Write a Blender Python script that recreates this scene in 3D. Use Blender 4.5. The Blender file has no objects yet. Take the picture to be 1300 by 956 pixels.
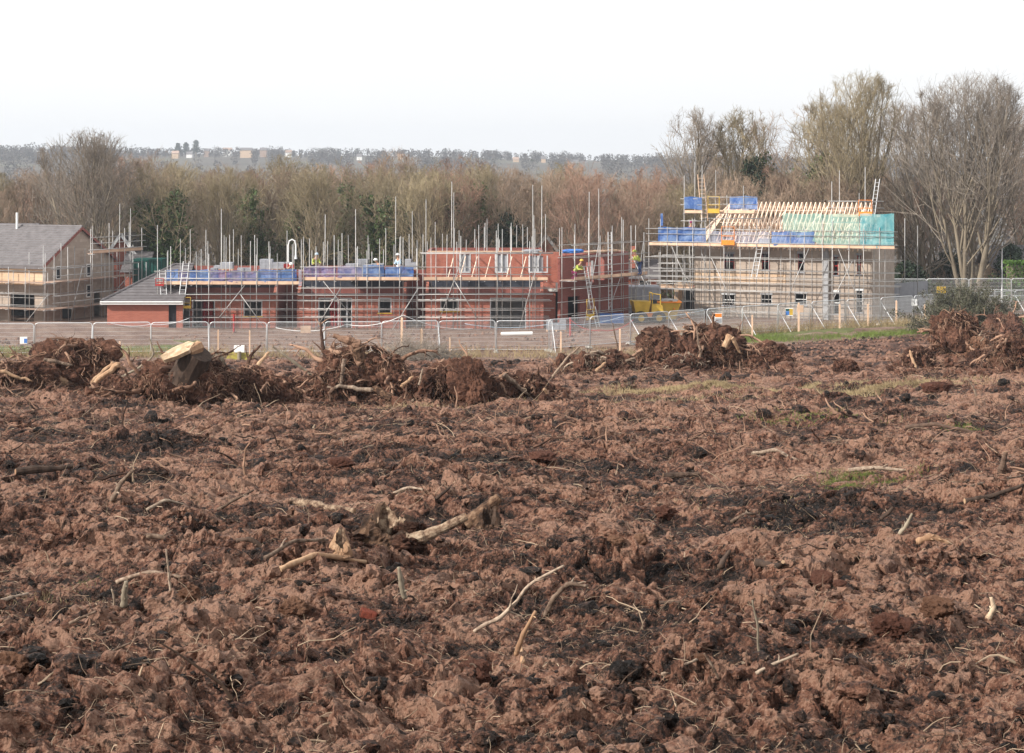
import bpy, math, random
import numpy as np
# ---------------------------------------------------------------- scene frame
# camera stands at (0,0,12) on the upper edge of a sloping cleared field; the building site is level at z = 0
F = 2528.0; HZ = 205.0; CX = 650.0; CZ = 12.0
def P(px, py, Y): return np.array([(px - CX) / F * Y, Y, CZ - (py - HZ) / F * Y])
def X_(px, Y): return (px - CX) / F * Y
def Z_(py, Y): return CZ - (py - HZ) / F * Y
rad = math.radians
rs = np.random.RandomState
scene = bpy.context.scene
COL = scene.collection
# ---------------------------------------------------------------- noise
def _h(ix, iy, iz, seed):
    n = (ix.astype(np.int64) * 374761393 + iy.astype(np.int64) * 668265263 + iz.astype(np.int64) * 1440662683 + seed * 974634777) & 0xffffffff
    n = ((n ^ (n >> 13)) * 1274126177) & 0xffffffff
    n = ((n ^ (n >> 15)) * 2246822519) & 0xffffffff
    return ((n ^ (n >> 16)) & 0xffffff) / float(0xffffff)
def vnoise(x, y, z=None, seed=0):
    if z is None: z = np.zeros_like(x)
    fx, fy, fz = np.floor(x), np.floor(y), np.floor(z)
    tx, ty, tz = x - fx, y - fy, z - fz
    tx = tx * tx * (3 - 2 * tx); ty = ty * ty * (3 - 2 * ty); tz = tz * tz * (3 - 2 * tz)
    out = 0
    for dx in (0, 1):
        wx = tx if dx else 1 - tx
        for dy in (0, 1):
            wy = ty if dy else 1 - ty
            for dz in (0, 1):
                wz = tz if dz else 1 - tz
                out = out + wx * wy * wz * _h(fx + dx, fy + dy, fz + dz, seed)
    return out * 2 - 1
def noise2(x, y, seed=0):
    fx, fy = np.floor(x), np.floor(y); tx, ty = x - fx, y - fy
    tx = tx * tx * (3 - 2 * tx); ty = ty * ty * (3 - 2 * ty); o = np.zeros_like(fx)
    a = _h(fx, fy, o, seed); b = _h(fx + 1, fy, o, seed); c = _h(fx, fy + 1, o, seed); d = _h(fx + 1, fy + 1, o, seed)
    return (a * (1 - tx) + b * tx) * (1 - ty) * 2 + (c * (1 - tx) + d * tx) * ty * 2 - 1
def fbm2(x, y, seed=0, octv=4):
    s = 0; a = 1.0; t = 0
    for i in range(octv):
        s = s + a * noise2(x * 2 ** i + 13.7 * i, y * 2 ** i - 7.1 * i, seed + i); t += a; a *= 0.5
    return s / t
def fbm3(p, f, seed=0, octv=4, gain=0.5):
    s = 0; a = 1.0; t = 0
    for i in range(octv):
        k = f * 2 ** i
        s = s + a * vnoise(p[:, 0] * k + 5.3 * i, p[:, 1] * k, p[:, 2] * k, seed + i); t += a; a *= gain
    return s / t
def worley(x, y, seed=0):
    """nearest-cell distance (0..1) and that cell's random value"""
    fx, fy = np.floor(x), np.floor(y)
    best = np.full(x.shape, 9.0); rnd = np.zeros(x.shape); o = np.zeros_like(fx)
    for dx in (-1, 0, 1):
        for dy in (-1, 0, 1):
            cx, cy = fx + dx, fy + dy
            d = (cx + _h(cx, cy, o, seed) - x) ** 2 + (cy + _h(cx, cy, o + 7, seed) - y) ** 2
            m = d < best
            best = np.where(m, d, best); rnd = np.where(m, _h(cx, cy, o + 3, seed), rnd)
    return np.sqrt(best), rnd
# ---------------------------------------------------------------- ground shape
_Yt = np.linspace(-80, 200, 1121)
_Zt = np.interp(_Yt, [-80, 0, 9, 18, 45, 75, 95, 118, 200], [10.9, 10.3, 9.64, 8.83, 6.57, 4.3, 2.25, 0.05, 0.0])
_Zt = np.convolve(np.pad(_Zt, 12, mode='edge'), np.ones(25) / 25, mode='valid')
def gh(x, Y):
    x = np.asarray(x, float); Y = np.asarray(Y, float)
    z = np.interp(Y, _Yt, _Zt)
    # gentle swell of the field, fading at the site
    k = np.clip((112 - Y) / 30, 0, 1) * np.clip(Y / 12, 0, 1)
    z = z + k * 0.16 * fbm2(x / 6.0, Y / 6.0, 41, 3)
    z = z + 0.55 * np.exp(-((x - 17) / 6) ** 2 - ((Y - 71) / 7) ** 2) + 0.3 * np.exp(-((x - 6.5) / 5) ** 2 - ((Y - 72) / 5) ** 2)
    # valley and far hill
    xr = np.interp(x, [-2500, -463, -107, 142, 463, 2500], [22, 20.0, 15.6, 10.0, 5.5, 4])
    far = np.interp(Y, [230, 450, 900, 1300, 1800, 2500, 9000], [0, -16, -14, -4, 1, 0.5, 0])
    ridge = np.clip((Y - 900) / 900, 0, 1) ** 1.2 * np.clip((3000 - Y) / 900, 0.1, 1)
    z = z + np.where(Y > 230, far + ridge * xr + ridge * 3 * fbm2(x / 160, Y / 260, 9, 3), 0)
    return z
def G(px, py, y0=6.0, y1=170.0):
    """the ground point that shows at this place of the photograph"""
    Y = np.linspace(y0, y1, 1600); x = (px - CX) / F * Y
    pr = HZ + F * (CZ - gh(x, Y)) / Y
    i = np.argmax(pr <= py)
    if pr[i] > py: i = len(Y) - 1
    return np.array([x[i], Y[i], float(gh(x[i], Y[i]))])
# ---------------------------------------------------------------- mesh builder
class Geo:
    def __init__(s): s.v = []; s.f4 = []; s.f3 = []; s.n = 0; s.a = []
    def add(s, v, f4=None, f3=None, a=None):
        v = np.asarray(v, float).reshape(-1, 3)
        if f4 is not None and len(f4): s.f4.append(np.asarray(f4, np.int64) + s.n)
        if f3 is not None and len(f3): s.f3.append(np.asarray(f3, np.int64) + s.n)
        s.v.append(v); s.n += len(v)
        s.a.append(np.full(len(v), 0.5) if a is None else np.broadcast_to(np.asarray(a, float), (len(v),)))
        return s
    def quadpts(s, a, b, c, d): return s.add([a, b, c, d], [[0, 1, 2, 3]])
    def hexa(s, p):  # 8 corners: bottom 0-3 ccw, top 4-7
        return s.add(p, [[0, 3, 2, 1], [4, 5, 6, 7], [0, 1, 5, 4], [1, 2, 6, 5], [2, 3, 7, 6], [3, 0, 4, 7]])
    def box(s, x0, x1, y0, y1, z0, z1, fr=None):
        p = [(x0, y0, z0), (x1, y0, z0), (x1, y1, z0), (x0, y1, z0), (x0, y0, z1), (x1, y0, z1), (x1, y1, z1), (x0, y1, z1)]
        if fr: p = [fr(*q) for q in p]
        return s.hexa(p)
    def bar(s, a, b, w, h):
        a = np.asarray(a, float); b = np.asarray(b, float); t = b - a; t = t / (np.linalg.norm(t) + 1e-9)
        u = np.cross(t, (0, 0, 1)) if abs(t[2]) < .95 else np.cross(t, (0, 1, 0)); u /= np.linalg.norm(u); n = np.cross(u, t)
        u = u * w / 2; n = n * h / 2
        return s.hexa([a - u - n, a + u - n, b + u - n, b - u - n, a - u + n, a + u + n, b + u + n, b - u + n])
    def tube(s, pts, r, sides=8, cap=True, a=None):
        pts = np.asarray(pts, float)[None]; r = np.broadcast_to(np.asarray(r, float), (pts.shape[1],))[None]
        return s.tubes(pts, r, sides, cap, a)
    def tubes(s, pts, r, sides=3, cap=False, a=None, seed=0):
        N, K, _ = pts.shape
        T = np.empty_like(pts); T[:, 1:-1] = pts[:, 2:] - pts[:, :-2]; T[:, 0] = pts[:, 1] - pts[:, 0]; T[:, -1] = pts[:, -1] - pts[:, -2]
        T /= (np.linalg.norm(T, axis=2, keepdims=True) + 1e-9)
        m = T.mean(axis=1); ref = np.where(np.abs(m[:, 2:3]) > .8 * np.linalg.norm(m, axis=1, keepdims=True), np.array([[1., .13, 0]]), np.array([[.05, .08, 1.]]))[:, None]
        U = np.cross(T, ref); U /= (np.linalg.norm(U, axis=2, keepdims=True) + 1e-9); V = np.cross(T, U)
        ang = np.arange(sides) * 2 * np.pi / sides
        ring = pts[:, :, None] + r[:, :, None, None] * (U[:, :, None] * np.cos(ang)[None, None, :, None] + V[:, :, None] * np.sin(ang)[None, None, :, None])
        idx = np.arange(N * K * sides).reshape(N, K, sides)
        nx = np.roll(idx, -1, axis=2)
        f = np.stack([idx[:, :-1], nx[:, :-1], nx[:, 1:], idx[:, 1:]], -1).reshape(-1, 4)
        av = None if a is None else np.repeat(np.broadcast_to(np.asarray(a, float), (N,)), K * sides)
        base = s.n
        s.add(ring.reshape(-1, 3), f, a=av)
        if cap:
            c = np.concatenate([pts[:, 0], pts[:, -1]]); b2 = s.n
            s.add(c, a=None if av is None else np.concatenate([np.broadcast_to(a, (N,))] * 2))
            c0 = np.arange(N)[:, None] + 0 * idx[:, 0]; c1 = c0 + N
            t0 = np.stack([c0 + b2, nx[:, 0] + base, idx[:, 0] + base], -1).reshape(-1, 3)
            t1 = np.stack([c1 + b2, idx[:, -1] + base, nx[:, -1] + base], -1).reshape(-1, 3)
            s.f3.append(t0); s.f3.append(t1)
        return s
    def mesh(s, name, mat, smooth=False):
        me = bpy.data.meshes.new(name)
        V = np.concatenate(s.v) if s.v else np.zeros((0, 3))
        q = np.concatenate(s.f4) if s.f4 else np.zeros((0, 4), np.int64); t = np.concatenate(s.f3) if s.f3 else np.zeros((0, 3), np.int64)
        me.vertices.add(len(V)); me.vertices.foreach_set('co', V.astype(np.float32).ravel())
        nl = q.size + t.size; me.loops.add(nl); me.loops.foreach_set('vertex_index', np.concatenate([q.ravel(), t.ravel()]).astype(np.int32))
        me.polygons.add(len(q) + len(t))
        me.polygons.foreach_set('loop_start', np.concatenate([np.arange(len(q)) * 4, q.size + np.arange(len(t)) * 3]).astype(np.int32))
        at = me.attributes.new('tone', 'FLOAT', 'POINT'); at.data.foreach_set('value', np.concatenate(s.a).astype(np.float32))
        me.polygons.foreach_set('use_smooth', np.full(len(q) + len(t), bool(smooth)))
        me.materials.append(mat); me.update(calc_edges=True)
        return me
    def obj(s, name, mat, parent=None, smooth=False, loc=None):
        me = s.mesh(name, mat, smooth)
        if loc is not None:
            me.transform(__import__('mathutils').Matrix.Translation((-loc[0], -loc[1], -loc[2])))
        o = bpy.data.objects.new(name, me); COL.objects.link(o)
        if loc is not None: o.location = loc
        if parent is not None:
            o.parent = parent
            if loc is None: o.matrix_parent_inverse = parent_inv(parent)
        return o
def parent_inv(p):
    bpy_m = __import__('mathutils').Matrix
    m = bpy_m.LocRotScale(p.location, p.rotation_euler, p.scale)
    return m.inverted()
def tag(o, label=None, cat=None, group=None, kind=None):
    if label: o['label'] = label
    if cat: o['category'] = cat
    if group: o['group'] = group
    if kind: o['kind'] = kind
    return o
def empty(name, loc, label, cat, group=None, rz=0):
    e = bpy.data.objects.new(name, None); COL.objects.link(e); e.location = [float(c) for c in loc]; e.rotation_euler = (0, 0, rz)
    e.empty_display_size = .2
    return tag(e, label, cat, group)
def link(name, me, parent=None, loc=(0, 0, 0), rot=(0, 0, 0), sc=(1, 1, 1)):
    o = bpy.data.objects.new(name, me); COL.objects.link(o); o.location = [float(c) for c in loc]; o.rotation_euler = rot; o.scale = sc
    if parent is not None: o.parent = parent
    return o
def frame(ox, oy, ang, oz=0.0):
    c, s_ = math.cos(ang), math.sin(ang)
    def fr(u, v, z): return (ox + u * c - v * s_, oy + u * s_ + v * c, oz + z)
    return fr
ORD = ['first', 'second', 'third', 'fourth', 'fifth', 'sixth', 'seventh', 'eighth', 'ninth', 'tenth', 'eleventh', 'twelfth', 'thirteenth', 'fourteenth', 'fifteenth', 'sixteenth', 'seventeenth', 'eighteenth', 'nineteenth', 'twentieth', 'twenty-first', 'twenty-second', 'twenty-third', 'twenty-fourth', 'twenty-fifth', 'twenty-sixth', 'twenty-seventh', 'twenty-eighth', 'twenty-ninth', 'thirtieth']
# ---------------------------------------------------------------- growth of branches and roots
def unit(v): return v / (np.linalg.norm(v, axis=-1, keepdims=True) + 1e-9)
def grow(R, start, d, L, r0, K, wander=.15, trop=(0, 0, 0.0), tip=.35, pw=1.0):
    N = len(start); pts = np.empty((N, K + 1, 3)); pts[:, 0] = start; d = unit(d)
    st = (L / K)[:, None]; trop = np.asarray(trop, float)
    for k in range(K):
        d = unit(d + R.normal(0, wander, (N, 3)) + trop); pts[:, k + 1] = pts[:, k] + d * st
    t = np.linspace(0, 1, K + 1)[None] ** pw
    return pts, r0[:, None] * (1 - t * (1 - tip))
def sprout(R, pts, rr, per, tmin, tmax, ang0, ang1, lf, ljit, rf, L):
    """children along parent polylines"""
    N, K1, _ = pts.shape; n = N * per
    par = np.repeat(np.arange(N), per)
    t = R.uniform(tmin, tmax, n); f = t * (K1 - 1); i = np.minimum(f.astype(int), K1 - 2); w = (f - i)[:, None]
    s = pts[par, i] * (1 - w) + pts[par, i + 1] * w
    T = unit(pts[par, i + 1] - pts[par, i])
    a = R.normal(0, 1, (n, 3)); a = unit(a - (a * T).sum(1, keepdims=True) * T)
    th = R.uniform(ang0, ang1, n)[:, None]
    d = T * np.cos(th) + a * np.sin(th)
    r = rr[par, i] * rf * R.uniform(.7, 1.1, n)
    Lc = L[par] * lf * (1.15 - .65 * t) * R.uniform(1 - ljit, 1 + ljit, n)
    return s, d, Lc, r
# ---------------------------------------------------------------- materials
M = {}
class N_:
    def __init__(s, name):
        s.m = bpy.data.materials.new(name); s.m.use_nodes = True; s.t = s.m.node_tree; s.b = s.t.nodes['Principled BSDF']; s.out = s.t.nodes['Material Output']
        s.b.inputs['Specular IOR Level'].default_value = .25
    def n(s, kind, **kw):
        nd = s.t.nodes.new(kind)
        for k, v in kw.items():
            if k in nd.inputs: s.set(nd.inputs[k], v)
            else: setattr(nd, k, v)
        return nd
    def set(s, sock, v):
        if isinstance(v, bpy.types.NodeSocket): s.t.links.new(v, sock)
        else: sock.default_value = v
    def coord(s, what='Object'): return s.n('ShaderNodeTexCoord').outputs[what]
    def pos(s): return s.n('ShaderNodeNewGeometry').outputs['Position']
    def noise(s, vec, scale, detail=4, rough=.55, dist=0.0):
        nd = s.n('ShaderNodeTexNoise'); s.set(nd.inputs['Vector'], vec); nd.inputs['Scale'].default_value = scale; nd.inputs['Detail'].default_value = detail
        nd.inputs['Roughness'].default_value = rough; nd.inputs['Distortion'].default_value = dist; return nd.outputs['Fac']
    def ramp(s, fac, stops):
        nd = s.n('ShaderNodeValToRGB'); s.set(nd.inputs['Fac'], fac); e = nd.color_ramp.elements
        while len(e) < len(stops): e.new(.5)
        for k, (p, c) in enumerate(stops): e[k].position = p; e[k].color = (*c, 1) if len(c) == 3 else c
        return nd.outputs['Color']
    def mix(s, f, a, b, mode='MIX'):
        nd = s.n('ShaderNodeMix'); nd.data_type = 'RGBA'; nd.blend_type = mode; s.set(nd.inputs[0], f); s.set(nd.inputs[6], a if isinstance(a, bpy.types.NodeSocket) else (*a, 1)); s.set(nd.inputs[7], b if isinstance(b, bpy.types.NodeSocket) else (*b, 1)); return nd.outputs[2]
    def math(s, op, a, b=0.0, clamp=False):
        nd = s.n('ShaderNodeMath'); nd.operation = op; nd.use_clamp = clamp; s.set(nd.inputs[0], a); s.set(nd.inputs[1], b); return nd.outputs[0]
    def attr(s, name): return s.n('ShaderNodeAttribute', attribute_name=name).outputs['Fac']
    def rnd(s): return s.n('ShaderNodeObjectInfo').outputs['Random']
    def bump(s, h, strength=.5, dist=.02):
        nd = s.n('ShaderNodeBump'); s.set(nd.inputs['Height'], h); nd.inputs['Strength'].default_value = strength; nd.inputs['Distance'].default_value = dist; s.set(s.b.inputs['Normal'], nd.outputs[0])
    def done(s, col=None, rough=.85, metal=0.0, key=None):
        if col is not None: s.set(s.b.inputs['Base Color'], col if isinstance(col, bpy.types.NodeSocket) else (*col, 1))
        s.set(s.b.inputs['Roughness'], rough); s.b.inputs['Metallic'].default_value = metal; return s.m
def plain(name, c, rough=.7, metal=0.0, var=.25, scale=3.0, obj_var=0.0, bump=0.0):
    k = N_(name); v = k.coord(); nz = k.noise(v, scale, 5, .6)
    d = tuple(x * (1 - var) for x in c); l = tuple(min(1, x * (1 + var)) for x in c)
    col = k.ramp(nz, [(.3, d), (.7, l)])
    if obj_var:
        f = k.n('ShaderNodeMapRange'); k.set(f.inputs[0], k.rnd()); f.inputs[3].default_value = 1 - obj_var; f.inputs[4].default_value = 1 + obj_var
        h = k.n('ShaderNodeHueSaturation'); k.set(h.inputs['Value'], f.outputs[0]); k.set(h.inputs['Color'], col); col = h.outputs[0]
    if bump: k.bump(k.noise(v, scale * 6, 4), bump, .02)
    M[name] = k.done(col, rough, metal); return M[name]

# churned soil: dark humus, red marl, paler dried crumbs - by place and by clod
def speck(k, p, col):   # dried paler lumps and black humus with painted cavity shade, at hand and fist size
    a = k.n('ShaderNodeSeparateColor', Color=k.ramp(k.noise(p, 13, 4, .7), [(.53, (0, 0, 0)), (.66, (1, 1, 1))])).outputs[0]
    mp = k.n('ShaderNodeMapping'); k.set(mp.inputs[0], p); mp.inputs['Location'].default_value = (31, 17, 5)
    b = k.n('ShaderNodeSeparateColor', Color=k.ramp(k.noise(mp.outputs[0], 17, 4, .7), [(.54, (0, 0, 0)), (.62, (1, 1, 1))])).outputs[0]
    col = k.mix(k.math('MULTIPLY', a, .5), col, (.25, .13, .088)); return k.mix(k.math('MULTIPLY', b, .85), col, (.010, .0075, .0065))
def crumb(k, p, fine):
    v1 = k.n('ShaderNodeTexVoronoi', Vector=p); v1.inputs['Scale'].default_value = 32; v2 = k.n('ShaderNodeTexVoronoi', Vector=p); v2.inputs['Scale'].default_value = 80
    return k.math('SUBTRACT', k.math('MULTIPLY', fine, 1.3), k.math('ADD', k.math('MULTIPLY', v1.outputs['Distance'], .55), k.math('MULTIPLY', v2.outputs['Distance'], .3)))
def soil_mat(name, attr):
    k = N_(name); p = k.pos()
    big = k.noise(p, .55, 3, .5); mid = k.noise(p, 3.1, 5, .65, .4); fine = k.noise(p, 24, 6, .75); vf = k.noise(p, 110, 3, .7)
    a = k.math('ADD', k.math('MULTIPLY', big, .85), k.math('MULTIPLY', mid, .55))
    a = k.math('ADD', a, k.math('MULTIPLY', fine, .85))
    if attr: a = k.math('ADD', a, k.math('MULTIPLY', k.attr('tone'), .46))
    else: a = k.math('ADD', a, .22)
    a = k.math('MULTIPLY', k.math('SUBTRACT', a, .962), 1.9)
    col = k.ramp(a, [(.28, (.007, .005, .0045)), (.45, (.017, .0105, .0085)), (.57, (.038, .0195, .0140)), (.69, (.088, .040, .027)), (.82, (.158, .072, .046)), (.97, (.27, .155, .108))])
    # pale crumbs, chips and root scraps
    cr = k.ramp(k.noise(p, 60, 2, .5), [(.66, (0, 0, 0)), (.72, (1, 1, 1))])
    crf = k.math('MULTIPLY', k.n('ShaderNodeSeparateColor', Color=cr).outputs[0], .55)
    col = k.mix(crf, col, (.42, .29, .215)); col = speck(k, p, col)
    k.bump(crumb(k, p, fine), 1.0, .03)
    M[name] = k.done(col, .68); k.b.inputs['Specular IOR Level'].default_value = .20; return M[name]
soil_mat('soil_clods_mat', True)
def terrain_mat(name, patch):
    k = N_(name); p = k.pos(); sx = k.n('ShaderNodeSeparateXYZ'); k.set(sx.inputs[0], p); X, Y = sx.outputs[0], sx.outputs[1]
    big = k.noise(p, .55, 3, .5); mid = k.noise(p, 3.1, 5, .65, .4); fine = k.noise(p, 24, 6, .75)
    a = k.math('ADD', k.math('MULTIPLY', big, .85), k.math('MULTIPLY', mid, .55)); a = k.math('ADD', a, k.math('MULTIPLY', fine, .85))
    a = k.math('ADD', a, k.math('MULTIPLY', k.attr('tone'), .46) if patch else .22)
    a = k.math('MULTIPLY', k.math('SUBTRACT', a, .962), 1.9)
    soil = k.ramp(a, [(.28, (.007, .005, .0045)), (.45, (.017, .0105, .0085)), (.57, (.038, .0195, .0140)), (.69, (.088, .040, .027)), (.82, (.158, .072, .046)), (.97, (.27, .155, .108))])
    cr = k.ramp(k.noise(p, 60, 2, .5), [(.66, (0, 0, 0)), (.72, (1, 1, 1))])
    soil = k.mix(k.math('MULTIPLY', k.n('ShaderNodeSeparateColor', Color=cr).outputs[0], .55), soil, (.42, .29, .215)); soil = speck(k, p, soil)
    site = k.ramp(k.noise(p, .8, 6, .65), [(.3, (.12, .072, .056)), (.5, (.20, .13, .10)), (.7, (.29, .215, .17))])
    grass = k.ramp(k.noise(p, 1.4, 6, .7), [(.3, (.055, .075, .022)), (.55, (.11, .14, .04)), (.75, (.20, .19, .08))])
    wood = k.ramp(k.noise(p, .5, 6, .7), [(.3, (.04, .033, .02)), (.6, (.10, .075, .045)), (.8, (.10, .10, .04))])
    farc = k.ramp(k.noise(p, .012, 5, .6), [(.35, (.075, .065, .055)), (.55, (.10, .088, .07)), (.7, (.11, .12, .07))])
    n = k.noise(p, .25, 4, .6)
    nn = k.math('MULTIPLY', k.math('SUBTRACT', n, .5), 8)
    # field -> site boundary: along the fence line, which runs back to the right
    e = k.math('SUBTRACT', Y, k.math('ADD', 118.5, k.math('MULTIPLY', k.math('MAXIMUM', k.math('SUBTRACT', X, 2), 0), .72)))
    e2 = k.math('ADD', e, k.math('MULTIPLY', nn, .25))
    st = k.math('GREATER_THAN', e2, 0)
    col = k.mix(st, soil, site)
    g1 = k.math('MULTIPLY', k.math('GREATER_THAN', k.math('ADD', X, nn), 13), k.math('MULTIPLY', k.math('GREATER_THAN', k.math('ADD', e2, k.math('MULTIPLY', nn, .5)), 4.0), k.math('LESS_THAN', e2, 9)))
    col = k.mix(k.math('MULTIPLY', g1, .8), col, grass)
    w = k.math('GREATER_THAN', k.math('ADD', Y, nn), 172); col = k.mix(w, col, wood)
    f = k.math('GREATER_THAN', Y, 330); col = k.mix(f, col, farc)
    k.bump(crumb(k, p, fine), 1.0, .03); M[name] = k.done(col, k.math('ADD', k.math('MULTIPLY', st, .25), .68)); k.b.inputs['Specular IOR Level'].default_value = .19
terrain_mat('field_mat', True); terrain_mat('terrain_mat', False)

def brick_mat(name, c1, c2, mortar, bw=.225, bh=.075, ms=.01, tone=.5):
    k = N_(name); v = k.coord(); s = k.n('ShaderNodeSeparateXYZ'); k.set(s.inputs[0], v)
    c = k.n('ShaderNodeCombineXYZ'); k.set(c.inputs[0], k.math('ADD', s.outputs[0], s.outputs[1])); k.set(c.inputs[1], s.outputs[2])
    b = k.n('ShaderNodeTexBrick'); k.set(b.inputs['Vector'], c.outputs[0]); b.inputs['Scale'].default_value = 1; b.inputs['Brick Width'].default_value = bw; b.inputs['Row Height'].default_value = bh
    b.inputs['Mortar Size'].default_value = ms; b.inputs['Color1'].default_value = (*c1, 1); b.inputs['Color2'].default_value = (*c2, 1); b.inputs['Mortar'].default_value = (*mortar, 1)
    nz = k.noise(v, .45, 6, .72); st = k.ramp(nz, [(.32, (1 - tone * .6,) * 3), (.62, (1.05,) * 3)])
    col = k.mix(.8, b.outputs['Color'], st, 'MULTIPLY'); k.bump(b.outputs['Fac'], .4, .01)
    M[name] = k.done(col, .9)
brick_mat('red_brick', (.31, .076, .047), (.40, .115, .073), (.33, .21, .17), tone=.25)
brick_mat('dark_and_shaded_brick', (.20, .05, .042), (.26, .07, .055), (.24, .14, .12), tone=.3)  # red brick with shade painted in, for shaded walls; also plain dark pieces
brick_mat('pale_block', (.33, .27, .225), (.43, .355, .295), (.34, .285, .24), .45, .225, .012, tone=.35)
brick_mat('grey_block', (.30, .31, .33), (.38, .39, .41), (.30, .30, .30), .45, .225, .012, tone=.3)
brick_mat('buff_block', (.52, .36, .24), (.60, .44, .30), (.45, .36, .28), .45, .225, .012, tone=.3)
plain('steel', (.38, .375, .37), .5, .35, .22, 2.5, .22)
plain('galv', (.66, .68, .70), .45, .4, .15, 2.0, .12)
plain('board', (.60, .42, .30), .85, 0, .22, 1.6, .15)
plain('old_board', (.34, .24, .19), .9, 0, .3, 1.6, .2)
plain('timber', (.86, .67, .53), .75, 0, .14, 3, .06)
plain('grey_tile', (.13, .12, .125), .75, 0, .22, 2.2)
plain('brown_tile', (.15, .14, .145), .75, 0, .22, 2.2)
plain('white_paint', (.80, .80, .79), .5, 0, .06, 2)
plain('white_plastic', (.78, .80, .80), .4, 0, .06, 2)
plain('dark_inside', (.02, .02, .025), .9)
plain('moss_yellow', (.26, .22, .05), .8, 0, .4, 4)
plain('shade_grey', (.035, .04, .055), .6)  # near-black for the shade painted under the scaffold deck
plain('concrete', (.36, .35, .33), .9, 0, .2, 3, .1, .2)
plain('grey_panel', (.30, .31, .34), .6, 0, .14, 1.2, .05)
plain('block_grey', (.27, .28, .31), .9, 0, .2, 3, .18)
plain('yellow_paint', (.52, .34, .05), .45, 0, .18, 2)
plain('orange_paint', (.72, .22, .03), .5, 0, .15, 2)
plain('red_paint', (.34, .025, .025), .5, 0, .15, 2)
plain('blue_paint', (.06, .18, .5), .5, 0, .15, 2)
plain('green_paint', (.01, .07, .06), .5, 0, .15, 2)
plain('teal_paint', (.02, .40, .30), .5, 0, .15, 2)
plain('rubber', (.02, .02, .02), .8)
plain('skin', (.45, .26, .18), .6)
plain('hivis', (.36, .42, .08), .7)
plain('navy', (.03, .05, .12), .8)
plain('pale_blue_cloth', (.42, .55, .66), .8)
plain('plum_cloth', (.16, .02, .07), .8)
plain('dark_cloth', (.03, .03, .04), .8)
plain('hedge_leaf', (.085, .17, .028), .6, 0, .35, 6)
plain('ivy_leaf', (.062, .095, .032), .5, 0, .4, 4, .2)
plain('fir_leaf', (.020, .036, .018), .6, 0, .4, 4, .2)
plain('bush_leaf', (.080, .080, .050), .7, 0, .45, 3)
plain('grass_blade', (.15, .20, .045), .6, 0, .4, 1.2)
plain('dry_blade', (.36, .28, .16), .7, 0, .3, 1.5)
def wood_mat(name, stops, sc=5, bump=.5, tone=0.0, objv=.15):   # grain runs up the trunk
    k = N_(name); v = k.coord('Object'); mp = k.n('ShaderNodeMapping'); k.set(mp.inputs[0], v); mp.inputs['Scale'].default_value = (1, 1, 1 if name in ('flaky', 'rotten', 'stick', 'root') else .3)
    nz = k.noise(mp.outputs[0], sc, 6, .65)
    if tone: nz = k.math('ADD', nz, k.math('MULTIPLY', k.math('SUBTRACT', k.attr('tone'), .5), tone))
    col = k.ramp(nz, stops)
    h = k.n('ShaderNodeHueSaturation'); f = k.n('ShaderNodeMapRange'); k.set(f.inputs[0], k.rnd()); f.inputs[3].default_value = 1 - objv; f.inputs[4].default_value = 1 + objv
    k.set(h.inputs['Value'], f.outputs[0]); k.set(h.inputs['Color'], col); k.bump(nz, bump, .02)
    M[name] = k.done(h.outputs[0], .9)
wood_mat('bark', [(.3, (.12, .10, .075)), (.5, (.21, .175, .13)), (.7, (.31, .265, .20))], 1.5, .4)
wood_mat('twig_brown', [(.3, (.20, .145, .105)), (.6, (.31, .23, .17))], 1, 0, 0, .22)
wood_mat('twig_olive', [(.3, (.18, .148, .095)), (.6, (.29, .24, .15))], 1, 0, 0, .22)
wood_mat('twig_red', [(.3, (.23, .145, .11)), (.6, (.35, .225, .165))], 1, 0, 0, .22)
wood_mat('twig_grey', [(.3, (.18, .155, .13)), (.6, (.28, .24, .20))], 1, 0, 0, .15)
wood_mat('root', [(.28, (.045, .024, .017)), (.5, (.135, .072, .048)), (.74, (.31, .19, .13))], 9, .6, 1.1, .15)
wood_mat('stick', [(.28, (.07, .045, .032)), (.5, (.19, .135, .10)), (.75, (.38, .30, .23))], 22, .6, .5, .25)
wood_mat('flaky', [(.34, (.035, .022, .015)), (.47, (.13, .08, .055)), (.56, (.27, .19, .13)), (.72, (.46, .36, .26))], 20, 1.0, .3, .1)
wood_mat('rotten', [(.34, (.014, .009, .007)), (.5, (.050, .028, .018)), (.60, (.12, .068, .042)), (.74, (.24, .155, .10))], 15, 1.0, .3, .1)
wood_mat('dark_stick', [(.3, (.028, .019, .015)), (.7, (.10, .065, .048))], 14, .6, .5, .2)
wood_mat('split_wood', [(.25, (.28, .17, .10)), (.5, (.44, .32, .21)), (.7, (.64, .51, .38))], 7, .4, .4, .1)
wood_mat('old_split_wood', [(.25, (.16, .085, .05)), (.5, (.33, .20, .12)), (.75, (.48, .34, .22))], 12, .6, .4, .1)
wood_mat('litter', [(.2, (.040, .025, .018)), (.5, (.12, .078, .055)), (.85, (.36, .27, .19))], 3, 0, 1.0, 0)
def soil_obj(name, stops, sc=7):
    k = N_(name); p = k.pos(); a = k.math('ADD', k.math('MULTIPLY', k.noise(p, 1.6, 4, .6), .6), k.math('MULTIPLY', k.noise(p, sc * 2, 6, .75), .5))
    a = k.math('SUBTRACT', a, .05)
    k.bump(k.noise(p, sc * 4, 6, .75), 1.0, .06); M[name] = k.done(k.ramp(a, stops), .95); k.b.inputs['Specular IOR Level'].default_value = .1
soil_obj('root_soil', [(.3, (.018, .010, .008)), (.45, (.066, .034, .025)), (.56, (.165, .082, .056)), (.72, (.30, .165, .115))])
soil_obj('stone_red', [(.3, (.05, .024, .018)), (.5, (.10, .045, .032)), (.7, (.17, .085, .062))], 5)
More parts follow.
